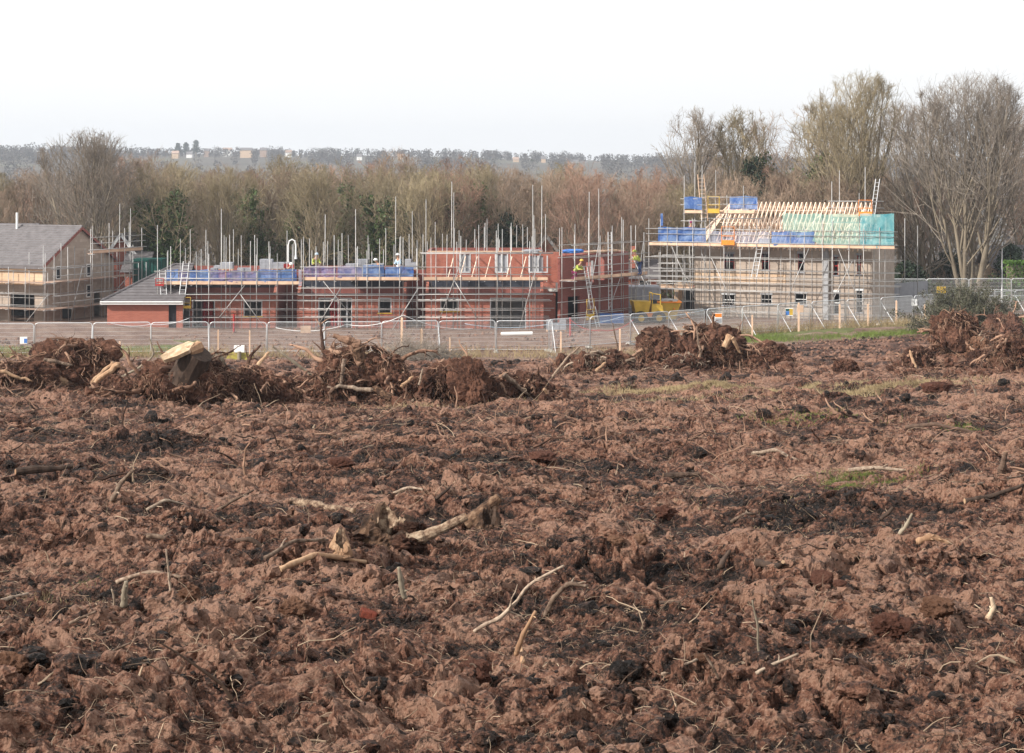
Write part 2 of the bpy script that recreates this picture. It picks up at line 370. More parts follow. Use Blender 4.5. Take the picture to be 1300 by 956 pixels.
soil_obj('brick_lump', [(.3, (.16, .045, .032)), (.5, (.27, .075, .05)), (.7, (.36, .12, .08))], 12)
soil_obj('clod_tan', [(.3, (.10, .052, .034)), (.5, (.19, .10, .065)), (.7, (.30, .18, .12))], 9)
def sheet_mat(name, c1, c2, alpha, sc=.7, rough=.5):
    k = N_(name); v = k.coord(); col = k.ramp(k.noise(v, sc, 5, .6, .5), [(.35, c1), (.62, c2)])
    k.done(col, rough); tr = k.n('ShaderNodeBsdfTransparent'); tl = k.n('ShaderNodeBsdfTranslucent'); k.set(tl.inputs[0], col)
    a = k.n('ShaderNodeMixShader'); a.inputs[0].default_value = .35; k.t.links.new(k.b.outputs[0], a.inputs[1]); k.t.links.new(tl.outputs[0], a.inputs[2])
    b = k.n('ShaderNodeMixShader'); b.inputs[0].default_value = alpha; k.t.links.new(a.outputs[0], b.inputs[1]); k.t.links.new(tr.outputs[0], b.inputs[2])
    k.t.links.new(b.outputs[0], k.out.inputs[0]); M[name] = k.m
sheet_mat('blue_sheet_mat', (.03, .12, .42), (.20, .32, .58), .15, 1.6)
sheet_mat('violet_sheet_mat', (.09, .13, .36), (.34, .28, .44), .25, 1.9)
sheet_mat('pale_sheet_mat', (.30, .36, .55), (.60, .62, .72), .5)
sheet_mat('teal_sheet_mat', (.25, .52, .46), (.42, .70, .62), .45, 1.5)
sheet_mat('cyan_sheet_mat', (.08, .40, .48), (.30, .62, .64), .3, 1.5)
def window_glass():
    k = N_('window_glass'); M['window_glass'] = k.done((.03, .035, .045), .08)
window_glass()
# ---------------------------------------------------------------- camera, light, sky, air
cam = bpy.data.objects.new('camera', bpy.data.cameras.new('camera')); COL.objects.link(cam)
cam.location = (0, 0, CZ); cam.rotation_euler = (rad(90), 0, 0)
cam.data.sensor_width = 36; cam.data.lens = 36 * F / 1300; cam.data.shift_y = -(478 - HZ) / 1300
cam.data.clip_start = .1; cam.data.clip_end = 12000; scene.camera = cam
cam.data.dof.use_dof = False
SUN = np.array([-.78, -.42, .50]); SUN /= np.linalg.norm(SUN)
el = math.asin(SUN[2]); az = math.atan2(SUN[0], SUN[1])
sun = bpy.data.objects.new('sun', bpy.data.lights.new('sun', 'SUN')); COL.objects.link(sun)
sun.data.energy = 5.0; sun.data.angle = rad(1.2); sun.data.color = (1, .93, .84)
sun.rotation_euler = __import__('mathutils').Vector((-SUN[0], -SUN[1], -SUN[2])).to_track_quat('-Z', 'Y').to_euler()
W = bpy.data.worlds.new('World'); scene.world = W; W.use_nodes = True; wt = W.node_tree
bg = wt.nodes['Background']; sky = wt.nodes.new('ShaderNodeTexSky'); sky.sky_type = 'NISHITA'; sky.sun_disc = False
sky.sun_elevation = el; sky.sun_rotation = az; sky.air_density = 1.2; sky.dust_density = 2.5
# a thin bright layer of cloud over the Nishita sky
tc = wt.nodes.new('ShaderNodeTexCoord'); nz = wt.nodes.new('ShaderNodeTexNoise'); nz.inputs['Scale'].default_value = 2.2; nz.inputs['Detail'].default_value = 5
mp = wt.nodes.new('ShaderNodeMapping'); mp.inputs['Scale'].default_value = (1, 1, 4); wt.links.new(tc.outputs['Generated'], mp.inputs[0]); wt.links.new(mp.outputs[0], nz.inputs['Vector'])
cr = wt.nodes.new('ShaderNodeValToRGB'); cr.color_ramp.elements[0].position = .3; cr.color_ramp.elements[0].color = (11.5, 11.6, 11.7, 1); cr.color_ramp.elements[1].position = .6; cr.color_ramp.elements[1].color = (12.1, 12.1, 12.1, 1)
wt.links.new(nz.outputs['Fac'], cr.inputs[0])
mx = wt.nodes.new('ShaderNodeMix'); mx.data_type = 'RGBA'; mx.inputs[0].default_value = .9
wt.links.new(sky.outputs[0], mx.inputs[6]); wt.links.new(cr.outputs[0], mx.inputs[7]); wt.links.new(mx.outputs[2], bg.inputs[0]); bg.inputs[1].default_value = .074
scene.view_settings.view_transform = 'Standard'; scene.view_settings.look = 'None'; scene.view_settings.exposure = .42; scene.view_settings.gamma = 1
scene.cycles.max_bounces = 5; scene.cycles.diffuse_bounces = 2; scene.cycles.glossy_bounces = 2; scene.cycles.transmission_bounces = 2; scene.cycles.transparent_max_bounces = 12; scene.cycles.volume_bounces = 0
scene.cycles.use_adaptive_sampling = True; scene.cycles.adaptive_threshold = .008; scene.cycles.use_denoising = True; scene.cycles.denoiser = 'OPENIMAGEDENOISE'; scene.cycles.denoising_input_passes = 'RGB_ALBEDO_NORMAL'
HAZE = True
if HAZE:
    hz = Geo().box(-2600, 2600, -60, 2760, -40, 58)
    k = bpy.data.materials.new('haze_air'); k.use_nodes = True; t = k.node_tree; t.nodes.remove(t.nodes['Principled BSDF'])
    pv = t.nodes.new('ShaderNodeVolumePrincipled'); pv.inputs['Color'].default_value = (.82, .89, 1, 1); pv.inputs['Density'].default_value = .00024; pv.inputs['Anisotropy'].default_value = .2
    t.links.new(pv.outputs[0], t.nodes['Material Output'].inputs['Volume'])
    tag(hz.obj('haze', k), 'pale winter haze thickening towards the far hillside', None, None, 'stuff')
# ---------------------------------------------------------------- terrain sheet to the horizon
def infan(x, Y): return (Y > 4.6) & (Y < 127) & (np.abs(x) < .28 * Y + 4.6)
def terrain():
    ys = np.concatenate([np.arange(-56, 4, 3), np.linspace(4, 170, 170), np.linspace(172, 330, 50), np.linspace(340, 900, 60), np.linspace(915, 2400, 110), np.linspace(2450, 2720, 8)])
    h = np.sinh(np.linspace(0, 5.2, 130)) / math.sinh(5.2) * 2550; xs = np.concatenate([-h[:0:-1], h])
    x, Y = np.meshgrid(xs, ys); z = gh(x, Y) - np.where(infan(x, Y), .45, 0)
    z = z + np.where((Y > 118) & (Y < 230), .10 * fbm2(x / 2.5, Y / 2.5, 77, 4), 0)
    z = z + .75 * np.exp(-((x + 33) / 9) ** 2 - ((Y - 139) / 3.0) ** 2) + .9 * np.exp(-((x + 24.5) / 3.2) ** 2 - ((Y - 127.5) / 2.2) ** 2)
    z = z + .35 * np.exp(-((x - 24) / 8) ** 2 - ((Y - 139 - (x - 24) * .6) / 1.6) ** 2)
    n, m = x.shape; idx = np.arange(n * m).reshape(n, m)
    f = np.stack([idx[:-1, :-1], idx[:-1, 1:], idx[1:, 1:], idx[1:, :-1]], -1).reshape(-1, 4)
    g = Geo().add(np.stack([x, Y, z], -1).reshape(-1, 3), f)
    return tag(g.obj('terrain', M['terrain_mat'], None, True), 'level muddy building site with valley and hills beyond', None, None, 'structure')
terrain()
# ---------------------------------------------------------------- the churned field
def ripped(x, Y):
    """height and tone of the ripped soil at metre scale and below"""
    dx = .0007 * Y
    qx = x + .10 * noise2(x * 4, Y * 4, 3) + .3 * noise2(x, Y, 8); qy = Y + .10 * noise2(x * 4, Y * 4, 5) + .3 * noise2(x, Y, 6)
    z = .09 * fbm2(qx / 1.1, qy / 1.1, 21, 3)
    lumps = np.clip(.5 + .9 * fbm2(x / 1.7, Y / 1.7, 55, 3), .25, 1.3)
    tone = .5 + 0 * x
    for cell, amp, sd, tw in ((.85, .12, 1, .25), (.36, .135, 2, .35), (.17, .085, 3, .3), (.08, .048, 4, .25), (.04, .024, 5, .2)):
        d, r = worley(qx / cell, qy / cell, sd)
        fade = np.clip(cell / (3.0 * dx) - .4, 0, 1)
        dome = np.sqrt(np.clip(1 - (d * 1.15) ** 2, 0, 1)) * (.35 + .9 * r)
        z = z + amp * lumps * fade * dome; tone = tone + tw * (r - .5) * fade
    for s, a in ((.11, .024), (.05, .022), (.024, .014)):
        fade = np.clip(s / (2.2 * dx) - .4, 0, 1); z = z + a * fade * noise2(x / s, Y / s, int(s * 999))
    return z - .10, tone
def field():
    NY, NX = 2300, 1150
    Y = 4.6 * (127 / 4.6) ** np.linspace(0, 1, NY); u = np.linspace(-1, 1, NX)
    YY = np.repeat(Y[:, None], NX, 1); XX = u[None] * (.28 * YY + 4.6)
    z, tone = ripped(XX, YY)
    edge = np.clip((1 - np.abs(u)) * 40, 0, 1)[None] * np.clip((126.5 - YY) / 4, 0, 1)
    k = np.interp(YY, [0, 60, 118, 122, 127], [1, 1.15, .9, .3, .2])
    zz = gh(XX, YY) + z * k * edge
    # crumbling overhangs: shove the surface sideways
    ox = .05 * noise2(XX * 7, YY * 7, 71) + .022 * noise2(XX * 19, YY * 19, 72); oy = .05 * noise2(XX * 7, YY * 7, 73) + .022 * noise2(XX * 19, YY * 19, 74)
    amp = np.clip((z + .02) * 9, 0, 1.4) * edge * np.clip(YY * .1, 0, 1)
    fx = np.clip(.14 / (.004 * YY), 0, 1)
    V = np.stack([XX + ox * amp * fx, YY + oy * amp * fx, zz], -1).reshape(-1, 3)
    idx = np.arange(NY * NX).reshape(NY, NX)
    f = np.stack([idx[:-1, :-1], idx[:-1, 1:], idx[1:, 1:], idx[1:, :-1]], -1).reshape(-1, 4)
    g = Geo().add(V, f, a=tone.reshape(-1)); tag(g.obj('field', M['field_mat'], None, False), 'cleared field of churned red brown soil sloping to the site', None, None, 'structure')
field()
def surf(x, Y):
    z, t = ripped(np.atleast_1d(np.asarray(x, float)), np.atleast_1d(np.asarray(Y, float))); k = np.interp(Y, [0, 60, 118, 122, 127], [1, 1.15, .9, .3, .2])
    return gh(x, Y) + z * k
# unit lumps (ico spheres) for clods, stones, root plates
def ico(sub):
    bm = __import__('bmesh').new(); __import__('bmesh').ops.create_icosphere(bm, subdivisions=sub, radius=1)
    v = np.array([p.co[:] for p in bm.verts]); f = np.array([[q.index for q in t.verts] for t in bm.faces]); bm.free(); return v, f
ICO = {k: ico(k) for k in (1, 2, 3, 4, 5)}
def lump(sub, seed, amp=.35, freq=1.6):
    v, f = ICO[sub]; n = fbm3(v + seed * 3.1, freq, seed, 4, .6); r = rs(seed); w = 1 + amp * n * 1.6
    fac = unit(r.normal(size=(7, 3)))    # a few broken faces
    for q in fac:
        d = v @ q; lim = r.uniform(.6, .85); w = np.where(d * w > lim, lim / np.maximum(d, .2), w)
    w = w + amp * 1.1 * fbm3(v + seed, freq * 2.6, seed + 9, 3, .7)
    return v * w[:, None], f
def rots(R, n):
    q = unit(R.normal(size=(n, 4))); a, b, c, d = q.T
    return np.stack([np.stack([1 - 2 * (c * c + d * d), 2 * (b * c - a * d), 2 * (b * d + a * c)], -1), np.stack([2 * (b * c + a * d), 1 - 2 * (b * b + d * d), 2 * (c * d - a * b)], -1), np.stack([2 * (b * d - a * c), 2 * (c * d + a * b), 1 - 2 * (b * b + c * c)], -1)], 1)
def scatter_clods(g, R, n, y0, y1, s0, s1, subs=(3, 2, 1), power=1.0, xr=None):
    # evenly over the ground as it shows: density falls with distance
    Y = y0 * (y1 / y0) ** R.uniform(0, 1, n) ** power
    x = R.uniform(-1, 1, n) * (.275 * Y + 1.6)
    cl = fbm2(x / 1.3, Y / 1.3, 61, 3); keep = R.uniform(size=n) < np.clip(.6 + 1.1 * cl, .2, 1); x, Y = x[keep], Y[keep]; n = len(x)
    s = s0 * (s1 / s0) ** (R.uniform(0, 1, n) ** 2.2) * np.clip(Y / 22, .8, 2.6)
    z = surf(x, Y) + s * R.uniform(-.35, .3, n); px = s * 2 * 1990 / Y; tone = R.uniform(0, 1, n) ** 1.2
    sub = np.where(px > 26, subs[0], np.where(px > 9, subs[1], subs[2]))
    for sb in set(subs):
        for var in range(10):
            m = (sub == sb) & (np.arange(n) % 10 == var)
            if not m.any(): continue
            bv, bf = lump(sb, 100 + var, .42, 1.5); k = m.sum()
            sc = R.uniform(.6, 1.15, (k, 1, 3)) * s[m][:, None, None]
            V = np.einsum('kij,nj->kni', rots(R, k), bv) * sc * np.array([1, 1, .8]) + np.stack([x[m], Y[m], z[m]], -1)[:, None]
            Fc = bf[None] + (np.arange(k) * len(bv))[:, None, None]
            g.add(V.reshape(-1, 3), None, Fc.reshape(-1, 3), np.repeat(tone[m], len(bv)))
R = rs(5); g = Geo()
scatter_clods(g, R, 42000, 5.6, 110, .012, .085)
scatter_clods(g, R, 1600, 6, 80, .05, .15)
scatter_clods(g, R, 110000, 5.6, 40, .005, .020, (2, 1, 1))
tag(g.obj('soil_clods', M['soil_clods_mat'], None, False), 'broken clods and crumbs of earth strewn over the field', None, None, 'stuff')
# twigs, root scraps, straw
def litter(name, n, y0, y1, l0, l1, r0, r1, mat, seed, label, clump=1.2, stand=.35, sides=3):
    R = rs(seed); g = Geo(); Y = y0 * (y1 / y0) ** R.uniform(0, 1, n); x = R.uniform(-1, 1, n) * (.275 * Y + 1.6)
    cl = fbm2(x / clump, Y / clump, seed, 3); keep = R.uniform(size=n) < np.clip(.5 + 1.5 * cl, .06, 1); x, Y = x[keep], Y[keep]; n = len(x)
    L = l0 * (l1 / l0) ** (R.uniform(0, 1, n) ** 1.8) * np.clip(Y / 18, .8, 2.2); d = R.normal(size=(n, 3)); d[:, 2] = np.abs(d[:, 2]) * stand + .02
    st = np.stack([x, Y, surf(x, Y) + .01], -1)
    r = r0 * (r1 / r0) ** (R.uniform(0, 1, n) ** 2) * np.clip(Y / 18, .8, 1.8)
    p, rr = grow(R, st, d, L, r, 5, .22, (0, 0, -.10), .4)
    p[:, :, 2] = np.maximum(p[:, :, 2], gh(p[:, :, 0], p[:, :, 1]) - .06)
    g.tubes(p, rr, sides, a=R.uniform(0, 1, n)); return tag(g.obj(name, M[mat]), label, None, None, 'stuff')
litter('twig_litter', 22000, 5.6, 105, .05, .40, .0018, .006, 'litter', 31, 'scraps of twig and root scattered over the soil')
litter('loose_twigs', 1500, 5.8, 60, .10, .55, .0035, .011, 'litter', 33, 'loose broken twigs and root ends lying all over the field', 1.5, .25, 5)
litter('root_fibre', 90000, 5.6, 80, .03, .16, .0010, .0030, 'litter', 32, 'fine root fibres poking out of the soil', .7, .8)

def GS(px, py, y0=6.0, y1=110.0):
    """where this place of the photograph meets the rough surface of the field"""
    Y = y0 * (y1 / y0) ** np.linspace(0, 1, 2600); x = (px - CX) / F * Y
    z = surf(x, Y); pr = HZ + F * (CZ - z) / Y; i = np.argmax(pr <= py); return np.array([x[i], Y[i], z[i]])
# rubble trodden into the site ground
R = rs(8); g = Geo(); n = 5200; Y = R.uniform(119, 141, n); x = R.uniform(-.29, .13, n) * Y; k_ = fbm2(x / 3, Y / 2, 88, 3) > -.05; x, Y = x[k_], Y[k_]; n = len(x)
bv, bf = lump(1, 107, .4, 1.5); V = np.einsum('kij,nj->kni', rots(R, n), bv) * (.03 + .14 * R.uniform(0, 1, (n, 1, 1)) ** 3) + np.stack([x, Y, gh(x, Y) + .03], -1)[:, None]
g.add(V.reshape(-1, 3), None, (bf[None] + (np.arange(n) * len(bv))[:, None, None]).reshape(-1, 3), np.repeat(R.uniform(.4, 1.3, n), len(bv)))
tag(g.obj('site_rubble', M['soil_clods_mat']), 'small rubble and mud lumps trodden over the building site', None, None, 'stuff')

R = rs(9); g = Geo(); n = 15000; x = R.uniform(-42, 46, n); Y = R.uniform(112, 119 + np.maximum(x - 2, 0) * .72, n); s_ = .03 + .13 * R.uniform(0, 1, n) ** 2.5
V = np.einsum('kij,nj->kni', rots(R, n), bv) * s_[:, None, None] + np.stack([x, Y, gh(x, Y) + .02], -1)[:, None]
g.add(V.reshape(-1, 3), None, (bf[None] + (np.arange(n) * len(bv))[:, None, None]).reshape(-1, 3), np.repeat(R.uniform(-.2, 1.1, n), len(bv)))
tag(g.obj('edge_clods', M['soil_clods_mat']), 'clods of earth along the far edge of the field', None, None, 'stuff')
# ---------------------------------------------------------------- bare winter trees
def env_dist(s, d, H, rx, z0=.12):
    c = np.array([0, 0, H * (1 + z0) / 2]); k = np.array([rx * H, rx * H, H * (1 - z0) / 2]); A = (s - c) / k; D = unit(d) / k
    a = (D * D).sum(1); b = (A * D).sum(1); q = (A * A).sum(1) - 1; return (-b + np.sqrt(np.maximum(b * b - a * q, 0))) / a
def tree_meshes(seed, H, stems, lean, limb_n, twig_mat, ang=(.35, .8), trop=.10, dens=(5, 4, 4, 2), base_r=.2, name='tree', t0=.25, lf=.42, ivy=0, wander=.06, l2=.5, rx=.36):
    R = rs(seed); wood, crown = Geo(), Geo()
    a = R.uniform(0, 6.28) + np.arange(stems) * 6.28 / stems + R.normal(0, .3, stems)
    d = np.stack([np.cos(a) * lean, np.sin(a) * lean, np.ones(stems)], -1) + R.normal(0, .03, (stems, 3))
    st = np.stack([np.cos(a) * base_r * .8, np.sin(a) * base_r * .8, np.full(stems, -.3)], -1) if stems > 1 else np.array([[0, 0, -.3]])
    L = H * R.uniform(.88, 1.02, stems); r0 = base_r * R.uniform(.8, 1.1, stems) / (1 + .18 * (stems - 1))
    p, r = grow(R, st, d, L, r0, 12, wander * .5, (0, 0, .03), .10, .8)
    wood.tubes(p, r, 8)
    s1, d1, L1, r1 = sprout(R, p, r, limb_n, t0, .97, ang[0], ang[1], lf, .25, .55, L)
    L1 = np.clip(env_dist(s1, d1 + (0, 0, .35), H, rx) * R.uniform(.72, 1.04, len(L1)), .5, H * .75)
    p1, q1 = grow(R, s1, d1, L1, np.maximum(r1, .042), 8, wander, (0, 0, trop), .15); wood.tubes(p1, q1, 5)
    if ivy:
        iv = Geo(); n = int(6500 * ivy)
        for (pp, rr_, cnt, sp, t1) in ((p, r, n, .34, .72), (p1, q1, n, .26, .45)):
            k = R.randint(0, len(pp), cnt)
            if pp is p1: k = k[(s1[k][:, 2] < H * .7)]
            cnt = len(k); t = R.uniform(0, t1, cnt) * (pp.shape[1] - 1); i = t.astype(int); w = (t - i)[:, None]
            c = pp[k, i] * (1 - w) + pp[k, np.minimum(i + 1, pp.shape[1] - 1)] * w
            c = c + R.normal(0, 1, (cnt, 3)) * sp * (.6 + .7 * np.abs(np.sin(c[:, 2:3] * 1.7 + k[:, None])))
            leaves(iv, R, c, .11, .2)
        iv = iv.mesh(name + '_ivy', M['ivy_leaf'])
    else: iv = None
    s2, d2, L2, r2 = sprout(R, p1, q1, dens[0], .12, 1, .4, .95, l2, .3, .6, L1)
    L2 = np.clip(np.minimum(L2 * 1.1, env_dist(s2, d2 + (0, 0, .2), H, rx) * 1.02), .3, 9)
    p2, q2 = grow(R, s2, d2, L2, np.maximum(r2, .026), 5, wander * 1.3, (0, 0, trop * .7), .3); crown.tubes(p2, q2, 4)
    s3, d3, L3, r3 = sprout(R, p2, q2, dens[1], .1, 1, .4, 1.0, .55, .3, .7, L2)
    p3, q3 = grow(R, s3, d3, np.maximum(L3, .3), np.maximum(r3, .0135), 4, wander * 1.5, (0, 0, trop * .5), .5); crown.tubes(p3, q3, 3)
    s4, d4, L4, r4 = sprout(R, p3, q3, dens[2], .1, 1, .3, .9, .6, .3, .7, np.maximum(L3, .5))
    p4, q4 = grow(R, s4, d4, np.clip(L4, .25, 1.1), np.clip(r4, .0045, .008), 3, .16, (0, 0, trop * .4), .6); crown.tubes(p4, q4, 3)
    if dens[3]:
        s5, d5, L5, r5 = sprout(R, p4, q4, dens[3], .1, 1, .3, .9, .7, .3, .8, np.clip(L4, .3, 1.1))
        p5, q5 = grow(R, s5, d5, np.clip(L5, .2, .7), np.clip(r5, .0035, .005), 2, .12, (0, 0, trop * .6), .7); crown.tubes(p5, q5, 3)
    return wood.mesh(name + '_wood', M['bark'], True), crown.mesh(name + '_twigs', M[twig_mat]), iv
def leaves(g, R, c, s0, s1):
    n = len(c); s = R.uniform(s0, s1, (n, 1)); u = unit(R.normal(size=(n, 3))) * s; v = unit(np.cross(u, R.normal(size=(n, 3)))) * s * .8
    V = np.stack([c - u, c + v * .8, c + u, c - v * .8], 1).reshape(-1, 3)
    g.add(V, np.arange(n * 4).reshape(n, 4), a=np.repeat(R.uniform(0, 1, n), 4))
def put_tree(ms, name, loc, rz, s, label, group=None, cat='tree'):
    t = empty(name, loc, label, cat, group, rz); t.scale = (s[0], s[0], s[1])
    link('trunk', ms[0], t); link('crown', ms[1], t)
    if ms[2] is not None: link('ivy', ms[2], t)
    return t
KINDS_ = [
    (tree_meshes(11, 12.4, 3, .16, 15, 'twig_brown', name='ash', dens=(5, 4, 3, 1), base_r=.20, t0=.15), 'brown twigged'),
    (tree_meshes(12, 12.0, 2, .12, 20, 'twig_olive', name='willow', dens=(5, 4, 3, 2), base_r=.20, t0=.12, ang=(.3, .7)), 'olive twigged'),
    (tree_meshes(13, 12.6, 2, .10, 20, 'twig_grey', name='oak', dens=(5, 4, 3, 2), base_r=.24, ang=(.5, 1.0), trop=.05, t0=.2, ivy=1.1, wander=.16), 'ivy clad grey'),
    (tree_meshes(14, 11.6, 4, .20, 12, 'twig_red', name='alder', dens=(5, 4, 3, 2), base_r=.18, t0=.1), 'reddish brown'),
    (tree_meshes(15, 12.2, 3, .14, 14, 'twig_olive', name='field_maple', dens=(5, 4, 3, 2), base_r=.22, ang=(.4, .9), t0=.15, ivy=.7, wander=.13), 'ivy stemmed olive'),
    (tree_meshes(16, 11.8, 5, .26, 10, 'twig_brown', name='hazel', dens=(5, 4, 3, 2), base_r=.16, t0=.05, trop=.14), 'many stemmed brown'),
]
R = rs(77)
ROWS = [(168.5, 4.4, 'front'), (176, 4.6, 'second'), (185, 4.8, 'third'), (196, 5.4, 'fourth'), (212, 6.5, 'rearmost')]
# ivy is heavier where the photo shows the dark evergreen masses
ivy_px = [(195, 350), (390, 445), (480, 600), (640, 715)]
for ri, (Y, step, rn) in enumerate(ROWS):
    x0, x1 = X_(-90, Y), X_(1390, Y); n = int((x1 - x0) / step); gi = {}
    lst = []
    for i in range(n):
        x = x0 + (i + .5) * step + R.normal(0, step * .25); y = Y + R.normal(0, 2.4); px = CX + x / y * F
        if ri < 2 and px > 1120: continue        # open ground by the lane
        if ri < 1 and -30 < px < 170: continue
        inivy = any(a < px < b for a, b in ivy_px) and ri < 3
        kd = R.choice([2, 4, 4, 0, 1, 3, 4]) if inivy else R.choice([0, 1, 3, 5, 0, 1, 3, 5])
        top = np.interp(px, [-90, 0, 60, 200, 300, 420, 500, 600, 680, 780, 860, 1000, 1150, 1300, 1390], [222, 222, 212, 200, 196, 194, 195, 196, 208, 200, 210, 205, 215, 225, 225]) + R.normal(0, 9) + (12 if ri < 1 else 0)
        H = max(6.5, Z_(top, y)) / (12.4, 12, 12.6, 11.6, 12.2, 11.8)[kd] * .93
        lst.append((px, x, y, kd, H))
    lst.sort()
    for j, (px, x, y, kd, H) in enumerate(lst):
        put_tree(KINDS_[kd][0], 'woodland_tree', (x, y, -.1), R.uniform(0, 6.28), (H * R.uniform(.85, 1.1), H),
                 f'{KINDS_[kd][1]} bare tree, {ORD[j]} from the left in the {rn} row of the wood', 'bare trees of the wood behind the site')
# the tall trees that stand above the wood
TALL = [
    (113, 158, 163, dict(seed=31, H=13.2, rx=.38, stems=4, lean=.16, limb_n=20, twig_mat='twig_grey', ang=(.35, .7), dens=(6, 4, 2, 1), base_r=.30, t0=.12, trop=.12, lf=.45), (1, 1), 'tall grey bare tree with a domed crown above the wood behind the tiled house', 'tall_tree'),
    (878, 128, 174, dict(rx=.24, seed=32, H=16.5, stems=2, lean=.07, limb_n=18, twig_mat='twig_grey', ang=(.4, .8), dens=(6, 4, 2, 1), base_r=.28, t0=.35, trop=.10, lf=.36), (1, 1), 'slender forked bare tree above the left end of the block house', 'tall_tree'),
    (944, 130, 175, dict(rx=.26, seed=33, H=16.2, stems=2, lean=.12, limb_n=18, twig_mat='twig_olive', ang=(.35, .75), dens=(6, 4, 2, 1), base_r=.28, t0=.3, trop=.10, lf=.36), (1, 1), 'open bare tree beside the dark conifer above the roof trusses', 'tall_tree'),
    (1006, 124, 176, dict(rx=.30, seed=34, H=16.6, stems=2, lean=.15, limb_n=18, twig_mat='twig_brown', ang=(.5, .95), dens=(6, 4, 2, 1), base_r=.30, t0=.3, trop=.06, lf=.38, ivy=1.0, wander=.15), (1, 1), 'crooked bare tree with ivy on its trunk above the roof trusses', 'tall_tree'),
    (1042, 112, 180, dict(rx=.20, seed=35, H=17.5, stems=2, lean=.08, limb_n=18, twig_mat='twig_olive', ang=(.4, .8), dens=(6, 4, 2, 1), base_r=.28, t0=.3, trop=.08, lf=.34), (1, 1), 'narrow bare tree behind the left shoulder of the tallest twin stemmed tree', 'tall_tree'),
    (1091, 82, 171, dict(seed=36, H=20.0, stems=4, lean=.12, rx=.27, limb_n=20, twig_mat='twig_olive', ang=(.3, .6), dens=(6, 4, 2, 1), base_r=.46, t0=.25, trop=.12, lf=.30), (1, 1), 'tall tan bare tree with many rising stems above the teal netting', 'tall_tree'),
    (1170, 112, 176, dict(rx=.32, seed=37, H=17.0, stems=3, lean=.10, limb_n=20, twig_mat='twig_grey', ang=(.4, .9), dens=(6, 4, 2, 1), base_r=.30, t0=.1, trop=.06, lf=.36), (1, 1), 'greyish bare tree left of the largest domed tree', 'tall_tree'),
    (1232, 84, 166, dict(seed=38, H=19.8, stems=7, lean=.20, rx=.36, limb_n=17, twig_mat='twig_grey', ang=(.3, .65), dens=(6, 4, 2, 1), base_r=.58, t0=.18, trop=.11, lf=.34), (1, 1), 'largest bare tree with a broad domed crown by the lamp post', 'tall_tree'),
    (1300, 128, 184, dict(seed=39, H=17.4, stems=3, lean=.12, limb_n=20, twig_mat='twig_brown', ang=(.35, .8), dens=(6, 4, 2, 1), base_r=.32, t0=.15, trop=.08, lf=.38), (1, 1), 'bare tree cut by the right edge of the view behind the lamp post', 'tall_tree'),
    (985, 132, 184, dict(seed=41, rx=.22, H=15.5, stems=1, lean=.08, limb_n=26, twig_mat='twig_brown', ang=(.4, .8), dens=(6, 4, 2, 1), base_r=.24, t0=.3, trop=.08, lf=.36), (1, 1), 'thin single stemmed bare tree between the open tree and the crooked ivied one', 'tall_tree'),
    (1066, 118, 191, dict(seed=42, rx=.20, H=17.5, stems=2, lean=.06, limb_n=18, twig_mat='twig_grey', ang=(.35, .7), dens=(6, 4, 2, 1), base_r=.26, t0=.3, trop=.10, lf=.36), (1, 1), 'greyer bare tree close behind the tall tan tree on its left', 'tall_tree'),
    (1142, 124, 186, dict(seed=43, rx=.26, H=16.5, stems=2, lean=.10, limb_n=18, twig_mat='twig_brown', ang=(.4, .85), dens=(6, 4, 2, 1), base_r=.26, t0=.2, trop=.08, lf=.36), (1, 1), 'lower brown bare tree in the gap right of the tall tan tree', 'tall_tree'),
    (912, 158, 192, dict(seed=44, rx=.26, H=14.5, stems=2, lean=.10, limb_n=18, twig_mat='twig_brown', ang=(.4, .85), dens=(6, 4, 2, 1), base_r=.24, t0=.25, trop=.08, lf=.36), (1, 1), 'low bare tree between the slender forked tree and the open tree', 'tall_tree'),
    (210, 196, 165, dict(seed=40, H=12.4, stems=2, lean=.16, limb_n=22, twig_mat='twig_olive', ang=(.4, .9), dens=(6, 4, 2, 1), base_r=.26, t0=.15, trop=.08, lf=.42, ivy=1.2, wander=.15), (1, 1), 'crooked ivy laden tree behind the white gabled brick house', 'tall_tree'),
]
for px, top, Y, kw, s, lab, nm in TALL:
    kw = dict(kw); H = Z_(top, Y); kw['H'] = H * .97
    put_tree(tree_meshes(name='tall', **kw), nm, (X_(px, Y), Y, -.1), 0, s, lab, 'tall bare trees standing above the wood')
# dark evergreens
def evergreen(px, Y, top, w, seed, label, nm='conifer'):
    R = rs(seed); H = Z_(top, Y); wd = Geo().tube([(0, 0, -.2), (.1, 0, H * .5), (0, 0, H * .97)], [.22, .14, .03], 7); g = Geo()
    n = 90; t = np.sort(R.uniform(.08, 1, n)); a = R.uniform(0, 6.28, n); rr = w / 2 * (1.05 - t) ** .6 * R.uniform(.45, 1.1, n)
    s = np.stack([0 * t, 0 * t, t * H * .93], -1); d = np.stack([np.cos(a), np.sin(a), .25 + 0 * a], -1)
    p, q = grow(R, s, d, np.maximum(rr, .3), np.full(n, .03), 4, .15, (0, 0, .05), .4); wd.tubes(p, q, 4)
    k = R.randint(0, n, 9000); tt = R.uniform(.15, 1, 9000) * 4; i = np.minimum(tt.astype(int), 3); w_ = (tt - i)[:, None]
    c = p[k, i] * (1 - w_) + p[k, i + 1] * w_ + R.normal(0, .24, (9000, 3)); leaves(g, R, c, .07, .16)
    t = empty(nm, (X_(px, Y), Y, 0), label, 'tree', None); link('trunk', wd.mesh('wood', M['bark'], True), t); link('foliage', g.mesh('needles', M['fir_leaf']), t)
evergreen(957, 172, 190, 6.0, 3, 'dark green conifer behind the roof trusses of the block house')
evergreen(1284, 176, 312, 4.6, 4, 'dark rounded evergreen behind the lamp post', 'holly_tree')
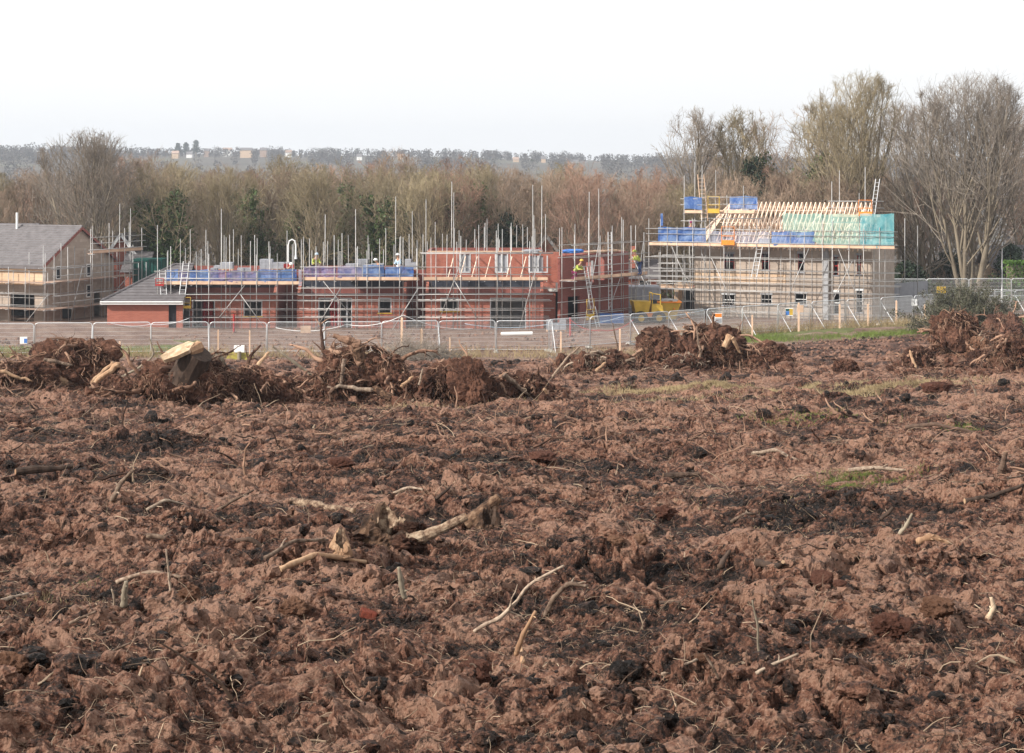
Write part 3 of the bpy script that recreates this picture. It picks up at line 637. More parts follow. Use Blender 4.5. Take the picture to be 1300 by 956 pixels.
evergreen(1204, 178, 322, 5.0, 7, 'dark holly bush tree behind the base of the largest bare tree', 'holly_tree')
evergreen(648, 169, 268, 6.0, 5, 'dark evergreen behind the scaffolded brick terrace', 'holly_tree')
evergreen(1152, 167, 338, 5.5, 6, 'low dark evergreen above the grey hoarding', 'holly_tree')
# thicket filling the foot of the wood
def thicket():
    R = rs(91); g = Geo(); n = 15000; Y = R.uniform(164, 180, n); x = R.uniform(X_(-90, 172), X_(1390, 172), n)
    px = CX + x / Y * F; keep = ((px < 1130) | (Y > 175)) & ~((px < 140) & (Y < 170)); x, Y = x[keep], Y[keep]; n = len(x)
    d = R.normal(size=(n, 3)); d[:, 2] = np.abs(d[:, 2]) + .8
    p, q = grow(R, np.stack([x, Y, 0 * x - .1], -1), d, R.uniform(1.5, 4.2, n) * (1 + .4 * fbm2(x / 3, Y / 3, 4, 2)), R.uniform(.012, .028, n), 5, .22, (0, 0, -.02), .3)
    g.tubes(p, q, 3, a=R.uniform(0, 1, n))
    s, d, L, r = sprout(R, p, q, 5, .3, 1, .3, 1.0, .4, .3, .6, np.full(n, 2.6)); pp, qq = grow(R, s, d, L, np.maximum(r, .006), 3, .2, (0, 0, .03), .6); g.tubes(pp, qq, 3)
    tag(g.obj('thicket', M['twig_brown']), 'tangled bare undergrowth along the foot of the wood', None, None, 'stuff')
    g = Geo(); n = 26000; x = R.uniform(X_(-90, 168), X_(1390, 168), n); Y = R.uniform(163, 171, n); h = R.uniform(0, 1, n) ** .8 * (1.9 + 1.5 * fbm2(x / 2.6, Y / 2.6, 14, 3))
    px = CX + x / Y * F; keep = (fbm2(x / 2.2, Y / 2.2, 19, 3) > -.12) & ((px < 1180) | (Y > 169)) & ~((px < 140) & (Y < 168)); leaves(g, R, np.stack([x, Y, h], -1)[keep], .07, .15)
    tag(g.obj('bramble_leaves', M['ivy_leaf']), 'dark bramble and ivy leaves low along the foot of the wood', None, None, 'stuff')
thicket()
# far woodland on the opposite hillside
def far_wood():
    R = rs(92); g = Geo(); n = 5200
    Y = R.uniform(420, 1900, n) ** 1.0; Y = np.where(R.uniform(size=n) < .4, R.uniform(1500, 1850, n), Y); x = R.uniform(-.29, .29, n) * Y
    px = CX + x / Y * F; nh = np.min(np.abs(px[:, None] - np.array([222, 240, 262, 288, 312, 334, 366, 384, 456, 508, 522, 640, 655, 730, 742, 758, 690])[None]), 1) < 9; keep = ((fbm2(x / 90, Y / 140, 23, 3) > -.18) | (Y > 1740)) & ~(nh & (Y > 1250) & (Y < 1720)); x, Y = x[keep], Y[keep]; n = len(x)
    z = gh(x, Y); H = R.uniform(6, 12.5, n) * np.where(Y > 1700, .62, 1)
    m = 46; a = R.uniform(0, 6.28, (n, m)); t = R.uniform(.1, 1, (n, m)); rr = .36 * np.sin(np.clip(t, .15, 1) * 2.9) ** .6 * R.uniform(.5, 1, (n, m))
    c = np.stack([x[:, None] + np.cos(a) * rr * H[:, None], Y[:, None] + np.sin(a) * rr * H[:, None], z[:, None] + t * H[:, None]], -1).reshape(-1, 3)
    leaves(g, R, c, .35, .9)
    k = N_('far_twigs'); col = k.ramp(k.noise(k.pos(), .02, 3), [(.4, (.055, .048, .043)), (.6, (.075, .064, .056))]); col = k.mix(k.math('GREATER_THAN', k.noise(k.pos(), .012, 2), .64), col, (.035, .043, .033)); k.done(col, .9)
    tag(g.obj('far_woodland', k.m), 'hazy bare woodland covering the far hillside', None, None, 'stuff')
far_wood()
# pines on the skyline
for i, (px, top, Yp, lab) in enumerate(((226, 182, 1760, 'round dark pine on the far skyline, left of the forked pair'), (236, 181, 1760, 'middle dark pine on the far skyline'), (249, 178, 1760, 'tallest dark pine on the far skyline'))):
    R = rs(i + 3); x = X_(px, Yp); z = float(gh(x, Yp)); H = Z_(top, Yp) - z; g = Geo(); n = 700
    tt = R.uniform(0, 1, n); c = np.stack([R.normal(0, 1.9, n) * (1.1 - tt * .8), R.normal(0, 1.9, n), H * (.3 + .7 * tt)], -1); leaves(g, R, c, .4, .9)
    t = empty('skyline_pine', (x, Yp, z), lab, 'tree', 'pines on the far skyline'); link('trunk', Geo().tube([(0, 0, -1), (0, 0, H * .8)], [.7, .4], 6).mesh('w', M['bark']), t); link('crown', g.mesh('n', M['fir_leaf']), t)
# houses on the far hill
spots = [(222, 192, 9), (240, 193, 8), (262, 189, 7), (288, 188, 12), (312, 188, 16), (334, 188, 9), (366, 191, 8), (384, 197, 6), (456, 196, 7), (508, 196, 7), (522, 201, 6), (640, 197, 10), (655, 200, 8), (730, 203, 10), (742, 205, 8), (758, 206, 7), (690, 199, 6)]
hw = ['cream', 'white', 'brick red', 'white', 'long cream', 'brick red', 'white', 'cream', 'white', 'cream', 'brick red', 'white', 'cream', 'white', 'pale', 'brick red', 'cream']
for i, (px, py, w) in enumerate(spots):
    Y = 1700 + (i % 4) * 22; x = X_(px, Y); z0 = float(gh(x, Y)); zt = Z_(py, Y); wd = w * .62; zb = zt - 5
    h = empty('hillside_house', (x, Y, zb), f'{hw[i]} house on the far hill, {ORD[i]} from the left along the skyline', 'house', 'houses on the far hillside')
    wl = Geo().box(x - wd / 2, x + wd / 2, Y, Y + 8, z0 - 1, zb + 3.2); wl.obj('wall', M['old_board' if 'red' in hw[i] else ('white_paint' if 'white' in hw[i] else 'buff_block')], h)
    rf = Geo().add([(x - wd / 2 - .3, Y - .4, zb + 3.2), (x + wd / 2 + .3, Y - .4, zb + 3.2), (x + wd / 2 + .3, Y + 8.4, zb + 3.2), (x - wd / 2 - .3, Y + 8.4, zb + 3.2), (x - wd / 2 - .3, Y + 4, zb + 5.4), (x + wd / 2 + .3, Y + 4, zb + 5.4)], [[0, 1, 5, 4], [2, 3, 4, 5], [0, 3, 2, 1]], [[0, 4, 3], [1, 2, 5]])
    rf.obj('roof', M['brown_tile' if i % 3 else 'old_board'], h)
# ---------------------------------------------------------------- buildings
def wall(g, fr, u0, u1, z0, z1, v, th, holes):
    """a wall slab between u0..u1 with rectangular openings (a,b,c,d) in (u,z): boxes butted end to end"""
    cuts = sorted(set([u0, u1] + [c for h in holes for c in h[:2]])); cuts = [c for c in cuts if u0 <= c <= u1]
    for a, b in zip(cuts[:-1], cuts[1:]):
        m = (a + b) / 2; hs = sorted([h[2:] for h in holes if h[0] < m < h[1]]); z = z0
        for c, d in hs:
            if c > z: g.box(a, b, v, v + th, z, c, fr)
            z = d
        if z < z1: g.box(a, b, v, v + th, z, z1, fr)
def part(name, mat, parent, fn, smooth=False):
    g = Geo(); fn(g); return g.obj(name, M[mat], parent, smooth)
def roof_courses(g, fr, u0, u1, v0, z0, v1, z1, n, over=.02, clipu=None):
    """tiled slope rising from (v0,z0) to (v1,z1) in stepped courses"""
    for i in range(n):
        t0, t1 = i / n, (i + 1) / n; a0, a1 = (u0, u1) if clipu is None else clipu(t0); b0, b1 = (u0, u1) if clipu is None else clipu(t1)
        va, vb = v0 + (v1 - v0) * t0, v0 + (v1 - v0) * t1; za, zb = z0 + (z1 - z0) * t0, z0 + (z1 - z0) * t1; e = .075
        p = [(a0, va, za), (a1, va, za), (b1, vb, zb), (b0, vb, zb), (a0, va, za + e), (a1, va, za + e), (b1, vb, zb + .012), (b0, vb, zb + .012)]
        g.hexa([fr(*q) for q in p])
# --- A: tiled block house at the far left, gable turned to the right
YA = 148.0; frA = frame(X_(56, YA), YA, rad(180 - 24))          # u runs left along the front, v runs TOWARDS the camera -> flip
angA = rad(-24)
def frA(u, v, z):   # u along the front (to the left), v into the house
    c, s_ = math.cos(angA), math.sin(angA); return (X_(56, YA) - u * c - v * s_, YA - u * s_ + v * c, z)
A = empty('block_house', frA(4, 3, 0), 'pale block house with a brown tiled roof at the far left', 'house')
zeA, zrA, dA, LA = 4.35, 6.95, 8.8, 11.0
def gA(g):
    wall(g, frA, .15, LA, 0, 2.75, 0, .15, [(.9, 3.1, 0, 2.1), (4.1, 5.3, .9, 2.1), (6.3, 8.8, 0, 2.1)])
    # gable wall: v along, thickness in u
    def frG(u, v, z): return frA(v, u, z)
    wall(g, frG, 0, dA, 0, zeA, 0, .15, [(1.4, 1.95, 3.2, 4.1), (5.2, 5.85, 3.2, 4.1), (5.2, 5.9, 1.6, 2.6), (2.2, 3.5, 0, 1.1), (6.2, 7.0, 0, 2.0)])
    g.hexa([frA(0, 0, zeA), frA(.15, 0, zeA), frA(.15, dA, zeA), frA(0, dA, zeA), frA(0, dA / 2 - .02, zrA - .08), frA(.15, dA / 2 - .02, zrA - .08), frA(.15, dA / 2 + .02, zrA - .08), frA(0, dA / 2 + .02, zrA - .08)])
    g.box(.15, LA, dA - .15, dA, 0, zeA, frA)
part('wall', 'pale_block', A, gA)
part('upper_wall', 'buff_block', A, lambda g: wall(g, frA, .15, LA, 2.75, zeA - .32, -.002, .15, []))
part('brick_band', 'red_brick', A, lambda g: g.box(.15, LA, -.004, .15, zeA - .32, zeA - .06, frA))
part('floor_slab', 'concrete', A, lambda g: g.box(.16, LA - .1, .16, dA - .16, 2.5, 2.7, frA))
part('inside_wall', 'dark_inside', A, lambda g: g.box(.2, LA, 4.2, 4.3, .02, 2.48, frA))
def rA(g):
    roof_courses(g, frA, -.22, LA, -.45, zeA - .12, dA / 2, zrA + .06, 17)
    roof_courses(g, frA, -.22, LA, dA + .45, zeA - .12, dA / 2, zrA + .06, 17)
    g.tube([frA(-.22, dA / 2, zrA + .08), frA(LA, dA / 2, zrA + .08)], .11, 8)
RA = part('roof', 'brown_tile', A, rA)
part('fascia', 'grey_tile', A, lambda g: g.box(-.2, LA, -.50, -.46, zeA - .34, zeA - .13, frA))
part('vent_pipe', 'white_plastic', A, lambda g: g.tube([frA(5.6, dA / 2 - .4, zrA - .4), frA(5.6, dA / 2 - .4, zrA + 1.1)], .09, 10))
def vergeA(g):
    for s in (-1, 1):
        a = (dA / 2 + s * (dA / 2 + .42), zeA - .22); b = (dA / 2, zrA - .04); g.bar(frA(-.235, a[0], a[1]), frA(-.235, b[0], b[1]), .03, .2)
part('bargeboard', 'dark_and_shaded_brick', A, vergeA)
for k, (v, z) in enumerate(((1.4, 3.2), (5.2, 3.2), (5.2, 1.6))):
    w = part('window', 'white_paint', A, lambda g: (g.bar(frA(-.02, v, z), frA(-.02, v + .6, z), .06, .07), g.bar(frA(-.02, v, z + .9), frA(-.02, v + .6, z + .9), .06, .07), g.bar(frA(-.02, v + .03, z + .03), frA(-.02, v + .03, z + .87), .06, .07), g.bar(frA(-.02, v + .57, z + .03), frA(-.02, v + .57, z + .87), .06, .07)))
    part('pane', 'window_glass', w, lambda g: g.box(.05, .06, v + .06, v + .54, z + .05, z + .85, frA))
# second tiled house behind it
def small_house(px0, px1, Y, z_e, z_r, depth, label, wallm, roofm, gable=False, windows=(), name='brick_house'):
    x0, x1 = X_(px0, Y), X_(px1, Y); h = empty(name, (x0, Y, 0), label, 'house'); fr = frame(x0, Y, 0)
    L = x1 - x0
    def w(g):
        wall(g, fr, 0, L, 0, z_e, 0, .2, [(a, b, c, d) for a, b, c, d in windows]); g.box(0, L, depth - .2, depth, 0, z_e, fr)
        g.box(0, .2, .2, depth - .2, 0, z_e, fr); g.box(L - .2, L, .2, depth - .2, 0, z_e, fr)
        if gable: g.hexa([fr(0, 0, z_e), fr(L, 0, z_e), fr(L, .2, z_e), fr(0, .2, z_e), fr(L / 2 - .02, 0, z_r - .1), fr(L / 2 + .02, 0, z_r - .1), fr(L / 2 + .02, .2, z_r - .1), fr(L / 2 - .02, .2, z_r - .1)])
    part('wall', wallm, h, w)
    def r(g):
        if gable:
            f2 = lambda u, v, z: fr(v, u, z)
            roof_courses(g, f2, -.35, depth, -.4, z_e - .2, L / 2, z_r, 12); roof_courses(g, f2, -.35, depth, L + .4, z_e - .2, L / 2, z_r, 12)
        else:
            roof_courses(g, fr, -.3, L + .3, -.4, z_e - .15, depth / 2, z_r, 14); roof_courses(g, fr, -.3, L + .3, depth + .4, z_e - .15, depth / 2, z_r, 14)
    part('roof', roofm, h, r)
    if gable:
        part('bargeboard', 'white_paint' if px0 < 400 else 'steel', h, lambda g: (g.bar(fr(-.42, -.39, z_e - .28), fr(L / 2, -.39, z_r - .04), .04, .26), g.bar(fr(L + .42, -.39, z_e - .28), fr(L / 2, -.39, z_r - .04), .04, .26)))
    for a, b, c, d in windows:
        q = part('window', 'white_paint', h, lambda g: (g.box(a, b, -.03, .06, c, c + .09, fr), g.box(a, b, -.03, .06, d - .09, d, fr), g.box(a, a + .08, -.03, .06, c + .09, d - .09, fr), g.box(b - .08, b, -.03, .06, c + .09, d - .09, fr), g.box((a + b) / 2 - .04, (a + b) / 2 + .04, -.03, .06, c + .09, d - .09, fr)))
        part('pane', 'window_glass', q, lambda g: g.box(a + .08, b - .08, .07, .09, c + .09, d - .09, fr))
    return h
small_house(-40, 30, 157, 5.2, 7.0, 8, 'tiled house whose ridge shows above the brown roof at the far left', 'red_brick', 'grey_tile')
small_house(139, 170, 163.5, 4.3, 6.1, 6, 'small brick gabled building with white bargeboards behind the bungalow', 'red_brick', 'grey_tile', True)
hs = small_house(158, 184, 161, 3.2, 4.6, 5, 'low brick outbuilding beside the green container', 'red_brick', 'brown_tile')
small_house(685, 702, 170, 4.6, 5.7, 6, 'grey roofed house peeping over the scaffolded terrace', 'red_brick', 'grey_tile', True)
small_house(797, 834, 163, 2.55, 3.9, 6, 'orange brick house with a white window between terrace and block house', 'red_brick', 'grey_tile', False, [(.9, 1.9, 1.5, 2.35)])
part('chimney', 'red_brick', [o for o in COL.objects if o.get('label', '').startswith('orange brick house')][0], lambda g: g.box(X_(802, 163), X_(808, 163), 164, 164.8, 3.2, 5.0))
small_house(1262, 1312, 178, 2.6, 4.4, 6, 'pale house half hidden behind the right hand hedge', 'buff_block', 'brown_tile', False, [(1.0, 2.0, 1.0, 2.2)], 'cottage')
# green container
def ribbed(g, fr, L, D, H, pitch=.28, dep=.05):
    g.box(.06, L - .06, .06, D - .06, .1, H - .06, fr); n = int(L / pitch)
    for i in range(n): g.box(.08 + i * pitch, .08 + i * pitch + pitch * .5, .06 - dep, .058, .16, H - .12, fr)
    for a in (0, L - .12): g.box(a, a + .12, -.02, .05, 0, H, fr); g.box(a, a + .12, D - .05, D + .02, 0, H, fr)
    g.box(.12, L - .12, -.02, .05, H - .14, H, fr); g.box(.12, L - .12, -.02, .05, 0, .13, fr)
def container(px0, px1, Y, H, z, mat, label, doors=None):
    x0, x1 = X_(px0, Y), X_(px1, Y); fr = frame(x0, Y, 0, z); t = empty('shipping_container', (x0, Y, z), label, 'container')
    part('body', mat, t, lambda g: ribbed(g, fr, x1 - x0, 2.4, H)); part('roof', mat, t, lambda g: g.box(0, x1 - x0, -.01, 2.41, H - .055, H + .02, fr))
    part('locking_bar', 'galv', t, lambda g: [g.tube([fr(q, -.05, .2), fr(q, -.05, H - .2)], .03, 6) for q in (.5, 1.1)])
container(168, 206, 156.5, 2.6, 1.7, 'green_paint', 'dark green container behind the bungalow roof')
container(798, 838, 152.5, 2.35, .05, 'grey_panel', 'grey blue container behind the yellow dumper')
# --- B: bungalow end with hipped tiled roof
YB = 141.0; xB = X_(136, YB); frB = frame(xB, YB, 0); LB = X_(232, YB) - xB; dB = 8.2
B = empty('brick_bungalow', (xB, YB, 0), 'low red brick bungalow with a hipped grey roof and white fascia', 'house')
def gB(g):
    wall(g, frB, 0, LB, -.15, 2.05, 0, .2, [(4.35, 4.9, -.15, 1.9)]); g.box(0, .2, .2, dB - .2, -.15, 2.05, frB); g.box(0, LB, dB - .2, dB, -.15, 2.05, frB)
part('wall', 'red_brick', B, gB)
part('door', 'dark_inside', B, lambda g: g.box(4.35, 4.9, .14, .18, -.15, 1.9, frB))
def clipB(t): return (-.35 + (4.1 + .35) * t, LB + .1)
def rB(g):
    roof_courses(g, frB, 0, 0, -.35, 2.1, dB / 2, 4.45, 13, clipu=clipB); roof_courses(g, frB, 0, 0, dB + .35, 2.1, dB / 2, 4.45, 13, clipu=clipB)
    n = 13
    for i in range(n):
        t0, t1 = i / n, (i + 1) / n; u0, u1 = -.35 + 4.45 * t0, -.35 + 4.45 * t1; v0, v1 = -.35 + (dB / 2 + .35) * t0, -.35 + (dB / 2 + .35) * t1; z0, z1 = 2.1 + 2.35 * t0, 2.1 + 2.35 * t1
        g.hexa([frB(*q) for q in [(u0, dB - v0, z0), (u0, v0, z0), (u1, v1, z1), (u1, dB - v1, z1), (u0, dB - v0, z0 + .05), (u0, v0, z0 + .05), (u1, v1, z1 + .012), (u1, dB - v1, z1 + .012)]])
    g.tube([frB(-.35, -.35, 2.16), frB(4.1, dB / 2, 4.52), frB(LB + .1, dB / 2, 4.52)], .09, 6)
part('roof', 'grey_tile', B, rB)
part('fascia', 'white_paint', B, lambda g: (g.box(-.36, LB + .1, -.42, -.38, 1.9, 2.12, frB), g.box(-.42, -.38, -.42, dB + .4, 1.9, 2.12, frB)))
part('gutter', 'white_plastic', B, lambda g: g.tube([frB(-.4, -.47, 2.08), frB(LB, -.47, 2.08)], .05, 6))
part('soffit', 'white_paint', B, lambda g: g.box(-.37, LB, -.37, -.003, 1.88, 1.9, frB))
# --- C: the terrace going up behind scaffolding
YC = 143.0; C0 = X_(212, YC)
def brick_house(px0, px1, label, cuts, top, upper=None):
    x0, x1 = X_(px0, YC), X_(px1, YC); fr = frame(x0, YC, 0); L = x1 - x0; t = empty('unfinished_house', (x0, YC, 0), label, 'house', 'brick houses being built in a row')
    hol = [(X_(a, YC) - x0, X_(b, YC) - x0, max(Z_(d, YC), 0), Z_(c, YC)) for a, b, c, d in cuts]
    zl = 2.42
    def lo(g):
        wall(g, fr, 0, L, -.3, zl, 0, .2, hol); g.box(0, .2, .2, 1.6, -.3, zl, fr); g.box(L - .2, L, .2, 1.6, -.3, zl, fr)
        for u in (0, L - .2): g.add([fr(u, .0, zl), fr(u + .2, .0, zl), fr(u + .2, 1.6, zl), fr(u, 1.6, zl), fr(u, 1.6, zl + .85), fr(u + .2, 1.6, zl + .85)], [[0, 1, 2, 3], [0, 4, 5, 1], [3, 2, 5, 4]], [[0, 3, 4], [1, 5, 2]])
    part('front_wall', 'red_brick', t, lo)
    uh = [] if upper is None else [(X_(a, YC) - x0, X_(b, YC) - x0, Z_(d, YC), Z_(c, YC)) for a, b, c, d in upper]
    part('painted_shade_band', 'shade_grey', t, lambda g: g.box(0, L, 1.6, 1.8, zl + .42, zl + 1.0, fr)); part('lower_shade_band', 'dark_and_shaded_brick', t, lambda g: g.box(0, L, 1.6, 1.8, zl, zl + .42, fr))  # both bands paint the shade below the deck onto the recessed wall
    part('upper_wall', 'red_brick', t, lambda g: wall(g, fr, 0, L, zl + 1.0, top, 1.6, .2, uh))
    part('side_wall', 'dark_and_shaded_brick', t, lambda g: (g.box(L - .2, L, 1.8, 9, -.3, top, fr), g.box(0, .2, 1.8, 9, -.3, top, fr), g.box(.2, L - .2, 8.8, 9, -.3, top, fr)))
    part('floor_slab', 'concrete', t, lambda g: (g.box(.21, L - .21, .21, 8.79, zl - .25, zl - .02, fr),))
    part('inside_wall', 'grey_block', t, lambda g: (g.box(.21, L - .21, 3.2, 3.35, -.1, zl - .26, fr), g.box(L * .45, L * .45 + .12, .21, 3.19, -.1, zl - .26, fr)))
    part('lintel', 'grey_panel', t, lambda g: g.box(-.02, L + .02, -.03, .0, zl - .0, zl + .1, fr))
    for (a, b, c, d), m in zip(hol, range(99)):
        q = part('window_frame' if c > .3 else 'door_frame', 'galv', t, lambda g: (g.box(a, a + .07, .05, .12, c, d, fr), g.box(b - .07, b, .05, .12, c, d, fr), g.box(a + .07, b - .07, .05, .12, d - .07, d, fr)))
        if c > .3: part('sill', 'yellow_paint', q, lambda g: g.box(a - .05, b + .05, -.05, .0, c - .08, c, fr))
    for (a, b, c, d) in uh:
        w = part('window_frame', 'galv', t, lambda g: (g.box(a, a + .09, 1.58, 1.7, c, d, fr), g.box(b - .09, b, 1.58, 1.7, c, d, fr), g.box(a + .09, b - .09, 1.58, 1.7, c, c + .09, fr), g.box((a + b) / 2 - .05, (a + b) / 2 + .05, 1.6, 1.68, c + .09, d, fr)))
        part('covered_pane', 'grey_panel', w, lambda g: g.box(a + .09, b - .09, 1.71, 1.73, c + .09, d, fr))
    return t, fr, L, x0
H1, fr1, L1_, x1_ = brick_house(213, 350, 'leftmost brick house shell with a red draped doorway and a boarded window', [(226, 241, 383, 417), (244, 273, 381, 417), (309, 333, 382, 401)], 4.05)
H2, fr2, L2_, x2_ = brick_house(377, 515, 'middle brick house shell with a wide grey opening and lemon sill', [(404, 430, 378, 415), (431, 447, 378, 417), (480, 497, 378, 397)], 4.05)
H3, fr3, L3_, x3_ = brick_house(540, 690, 'right brick house shell built up to its upper window openings', [(559, 583, 378, 395), (622, 668, 378, 417)], 5.42, [(582, 597, 324, 348), (628, 645, 324, 348), (671, 696, 326, 348)])
# raw brickwork edge and cloth on top of house 3
part('top_course', 'board', H3, lambda g: g.box(.1, L3_ - .1, 1.55, 1.85, 5.422, 5.5, fr3))
for nm, hh, ff, u in (('red_drape', H1, fr1, X_(262, YC) - x1_), ('red_drape', H2, fr2, X_(424, YC) - x2_)):
    g = Geo(); n = 15; us = np.linspace(0, 1, n); pts = []
    for i, s in enumerate(us):
        for z in (.15, 1.0, 2.05): pts.append(ff(u - .35 + s * (1.1 if z < .5 else .75), .45 + .09 * math.sin(i * 1.9) + .05 * z, z))
    g.add(pts, [[i * 3 + j, (i + 1) * 3 + j, (i + 1) * 3 + j + 1, i * 3 + j + 1] for i in range(n - 1) for j in (0, 1)]); g.obj(nm, M['red_paint'], hh)
for a, b in ((350, 377), (515, 540)):   # dark walls added to paint shade in the gaps between the houses
    x0, x1 = X_(a, YC), X_(b, YC); t = tag(Geo().box(x0 + .02, x1 - .02, YC + 6, YC + 6.3, -.2, 3.9).obj('gap_shade_wall', M['dark_and_shaded_brick']), 'added dark wall painting shade in the gap between the ' + ('leftmost and middle' if a < 400 else 'middle and right') + ' house shells', 'wall')
# end block turned away to the right, in shade that is also painted into its brick
ce = (X_(711, YC), YC + .3); xe2 = X_(798, 150.5); ang = math.atan2(150.5 - ce[1], xe2 - ce[0]); frE = frame(ce[0], ce[1], ang); LE = math.hypot(150.5 - ce[1], xe2 - ce[0])
E = empty('unfinished_gable_house', (ce[0], ce[1], 0), 'dark shaded brick shell turned away at the right end of the terrace', 'house', 'brick houses being built in a row')
part('front_wall', 'dark_and_shaded_brick', E, lambda g: (wall(g, frE, 0, LE, -.3, 5.2, 0, .2, [(1.0, 2.5, 0, 2.2), (3.3, 4.3, 3.0, 4.6), (5.0, 5.7, 3.2, 4.9)]), g.box(LE - .2, LE, .2, 6, -.3, 5.2, frE)))
part('corner_wall', 'red_brick', E, lambda g: (g.box(X_(690, YC), ce[0] - .03, YC + 1.6, YC + 1.8, 3.2, 5.42), g.box(X_(690, YC) + .01, ce[0] - .3, YC + 1.2, YC + 1.4, -.3, 3.2)))
part('window_board', 'white_paint', E, lambda g: g.box(3.9, 4.2, -.03, -.005, 3.5, 4.7, frE))
part('floor_slab', 'concrete', E, lambda g: g.box(.2, LE - .2, .21, 6, 2.6, 2.8, frE))
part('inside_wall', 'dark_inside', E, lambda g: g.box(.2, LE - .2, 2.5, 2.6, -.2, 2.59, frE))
# --- D: two storey block house with roof trusses
YD = 155.0; xd0, xd1 = X_(882, YD), X_(1107, 149.8); angD = math.atan2(149.8 - YD, xd1 - xd0); frD = frame(xd0, YD, angD); LD = math.hypot(149.8 - YD, xd1 - xd0); dD = 8.6
D = empty('block_house', (xd0, YD, 0), 'large two storey grey block house with bare roof trusses', 'house')
def uD(px):     # where a column of the photo meets the facade line
    t = (px - CX) / F; c, s_ = math.cos(angD), math.sin(angD); return (t * YD - xd0) / (c - t * s_)
def zD(py, u): return CZ - (py - HZ) / F * (YD + u * math.sin(angD))
up = [(919, 932, 322, 342), (967, 977, 322, 342), (1013, 1021, 322, 345), (1058, 1064, 326, 349), (1088, 1093, 324, 348)]
dn = [(917, 933, 374, 387), (966, 980, 374, 386), (1009, 1024, 373, 387), (1058, 1066, 371, 398), (1087, 1095, 369, 396)]
hol = [(uD(a), uD(b), zD(d, uD(a)), zD(c, uD(a))) for a, b, c, d in up + dn]
ZE = 5.5
part('lower_wall', 'pale_block', D, lambda g: wall(g, frD, 0, LD, -.6, 2.6, 0, .2, [h for h in hol if h[3] < 2.6]))
part('storey_band', 'buff_block', D, lambda g: wall(g, frD, 0, uD(998), 2.6, 3.35, -.003, .2, []))
part('storey_band', 'pale_block', D, lambda g: wall(g, frD, uD(998), LD, 2.6, 3.35, 0, .2, [h for h in hol if h[2] < 3.35 and h[3] > 3.3]) if False else g.box(uD(998), LD, 0, .2, 2.6, 3.0, frD))
part('upper_wall', 'pale_block', D, lambda g: (wall(g, frD, 0, uD(998), 3.35, ZE, 0, .2, [h for h in hol if h[3] > 3.35]), wall(g, frD, uD(998), LD, 3.0, ZE, 0, .2, [h for h in hol if h[3] > 3.35])))
part('side_wall', 'pale_block', D, lambda g: (g.box(0, .2, .2, dD, -.6, ZE, frD), g.box(LD - .2, LD, .2, dD, -.6, ZE, frD), g.box(.2, LD - .2, dD - .2, dD, -.6, ZE, frD)))
part('party_wall', 'grey_block', D, lambda g: g.box(uD(1046), uD(1052), -.25, -.01, -.5, ZE - .1, frD))
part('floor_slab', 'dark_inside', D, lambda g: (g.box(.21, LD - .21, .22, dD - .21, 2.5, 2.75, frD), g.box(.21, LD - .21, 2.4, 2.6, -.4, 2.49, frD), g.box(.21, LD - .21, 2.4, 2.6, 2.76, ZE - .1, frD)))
part('wall_plate', 'timber', D, lambda g: (g.box(0, LD, .02, .18, ZE + .002, ZE + .1, frD), g.box(0, LD, dD - .18, dD - .02, ZE + .002, ZE + .1, frD)))
for i, (a, b, c, d) in enumerate(hol):
    w = part('window', 'galv' if i > 4 else 'grey_panel', D, lambda g: g.box(a - .06, b + .06, -.04, -.005, d + .002, d + .16, frD)); part('sill', 'grey_panel', w, lambda g: g.box(a - .06, b + .06, -.05, -.005, c - .1, c - .002, frD))
    part('frame', 'white_plastic' if i > 4 else 'red_paint', w, lambda g: (g.box(a, a + .05, .08, .13, c, d, frD), g.box(b - .05, b, .08, .13, c, d, frD), g.box(a + .05, b - .05, .08, .13, (c + d) / 2 - .03, (c + d) / 2 + .03, frD)))
# roof trusses
rise = 3.15
def truss(g, sc=1.0):
    h = dD / 2; o = .45; zt = ZE + .1; w, t = .06, .15
    A_ = lambda v, z: frD(u, v, z)
    pk = zt + rise * sc
    def b(v0, z0, v1, z1): g.bar(A_(v0, z0), A_(v1, z1), w, t)
    b(-o, zt - o * rise / h, h, pk); b(dD + o, zt - o * rise / h, h, pk); b(0, zt + .05, dD, zt + .05)
    b(h, pk - .1, h, zt) ; b(h, zt + .05, h * .5, zt + rise * sc * .5); b(h, zt + .05, h * 1.5, zt + rise * sc * .5); b(h * .5, zt + .05, h * .5, zt + rise * sc * .5); b(h * 1.5, zt + .05, h * 1.5, zt + rise * sc * .5)
us_ = np.arange(1.7, LD - 1.0, .36)
for u in us_: part('roof_truss', 'timber', D, lambda g: truss(g))
def braceD(g):
    for v, zf in ((dD * .25, .5), (dD * .4, .8), (dD * .1, .2)):
        g.bar(frD(1.4, v, ZE + .15 + rise * zf), frD(LD - 2.8, v, ZE + .15 + rise * zf), .1, .03)
    for k in range(4): g.bar(frD(1.8 + k * 3, .1, ZE + .25), frD(3.6 + k * 3, dD / 2 - .1, ZE + rise - .1), .1, .03)
part('roof_brace', 'timber', D, braceD)
def hipD(g):
    for k in range(6):
        f = (k + 1) / 7; g.bar(frD(-.3 , dD * (.5 - .5 * (1 - f)) , ZE + .1), frD(1.7 * f + .1, dD / 2 - (dD / 2) * (1 - f) * .98, ZE + .1 + rise * f * .98), .06, .12)
    g.bar(frD(-.3, -.3, ZE), frD(1.75, dD / 2, ZE + rise + .05), .06, .16); g.bar(frD(-.3, dD + .3, ZE), frD(1.75, dD / 2, ZE + rise + .05), .06, .16)
part('hip_rafter', 'timber', D, hipD)
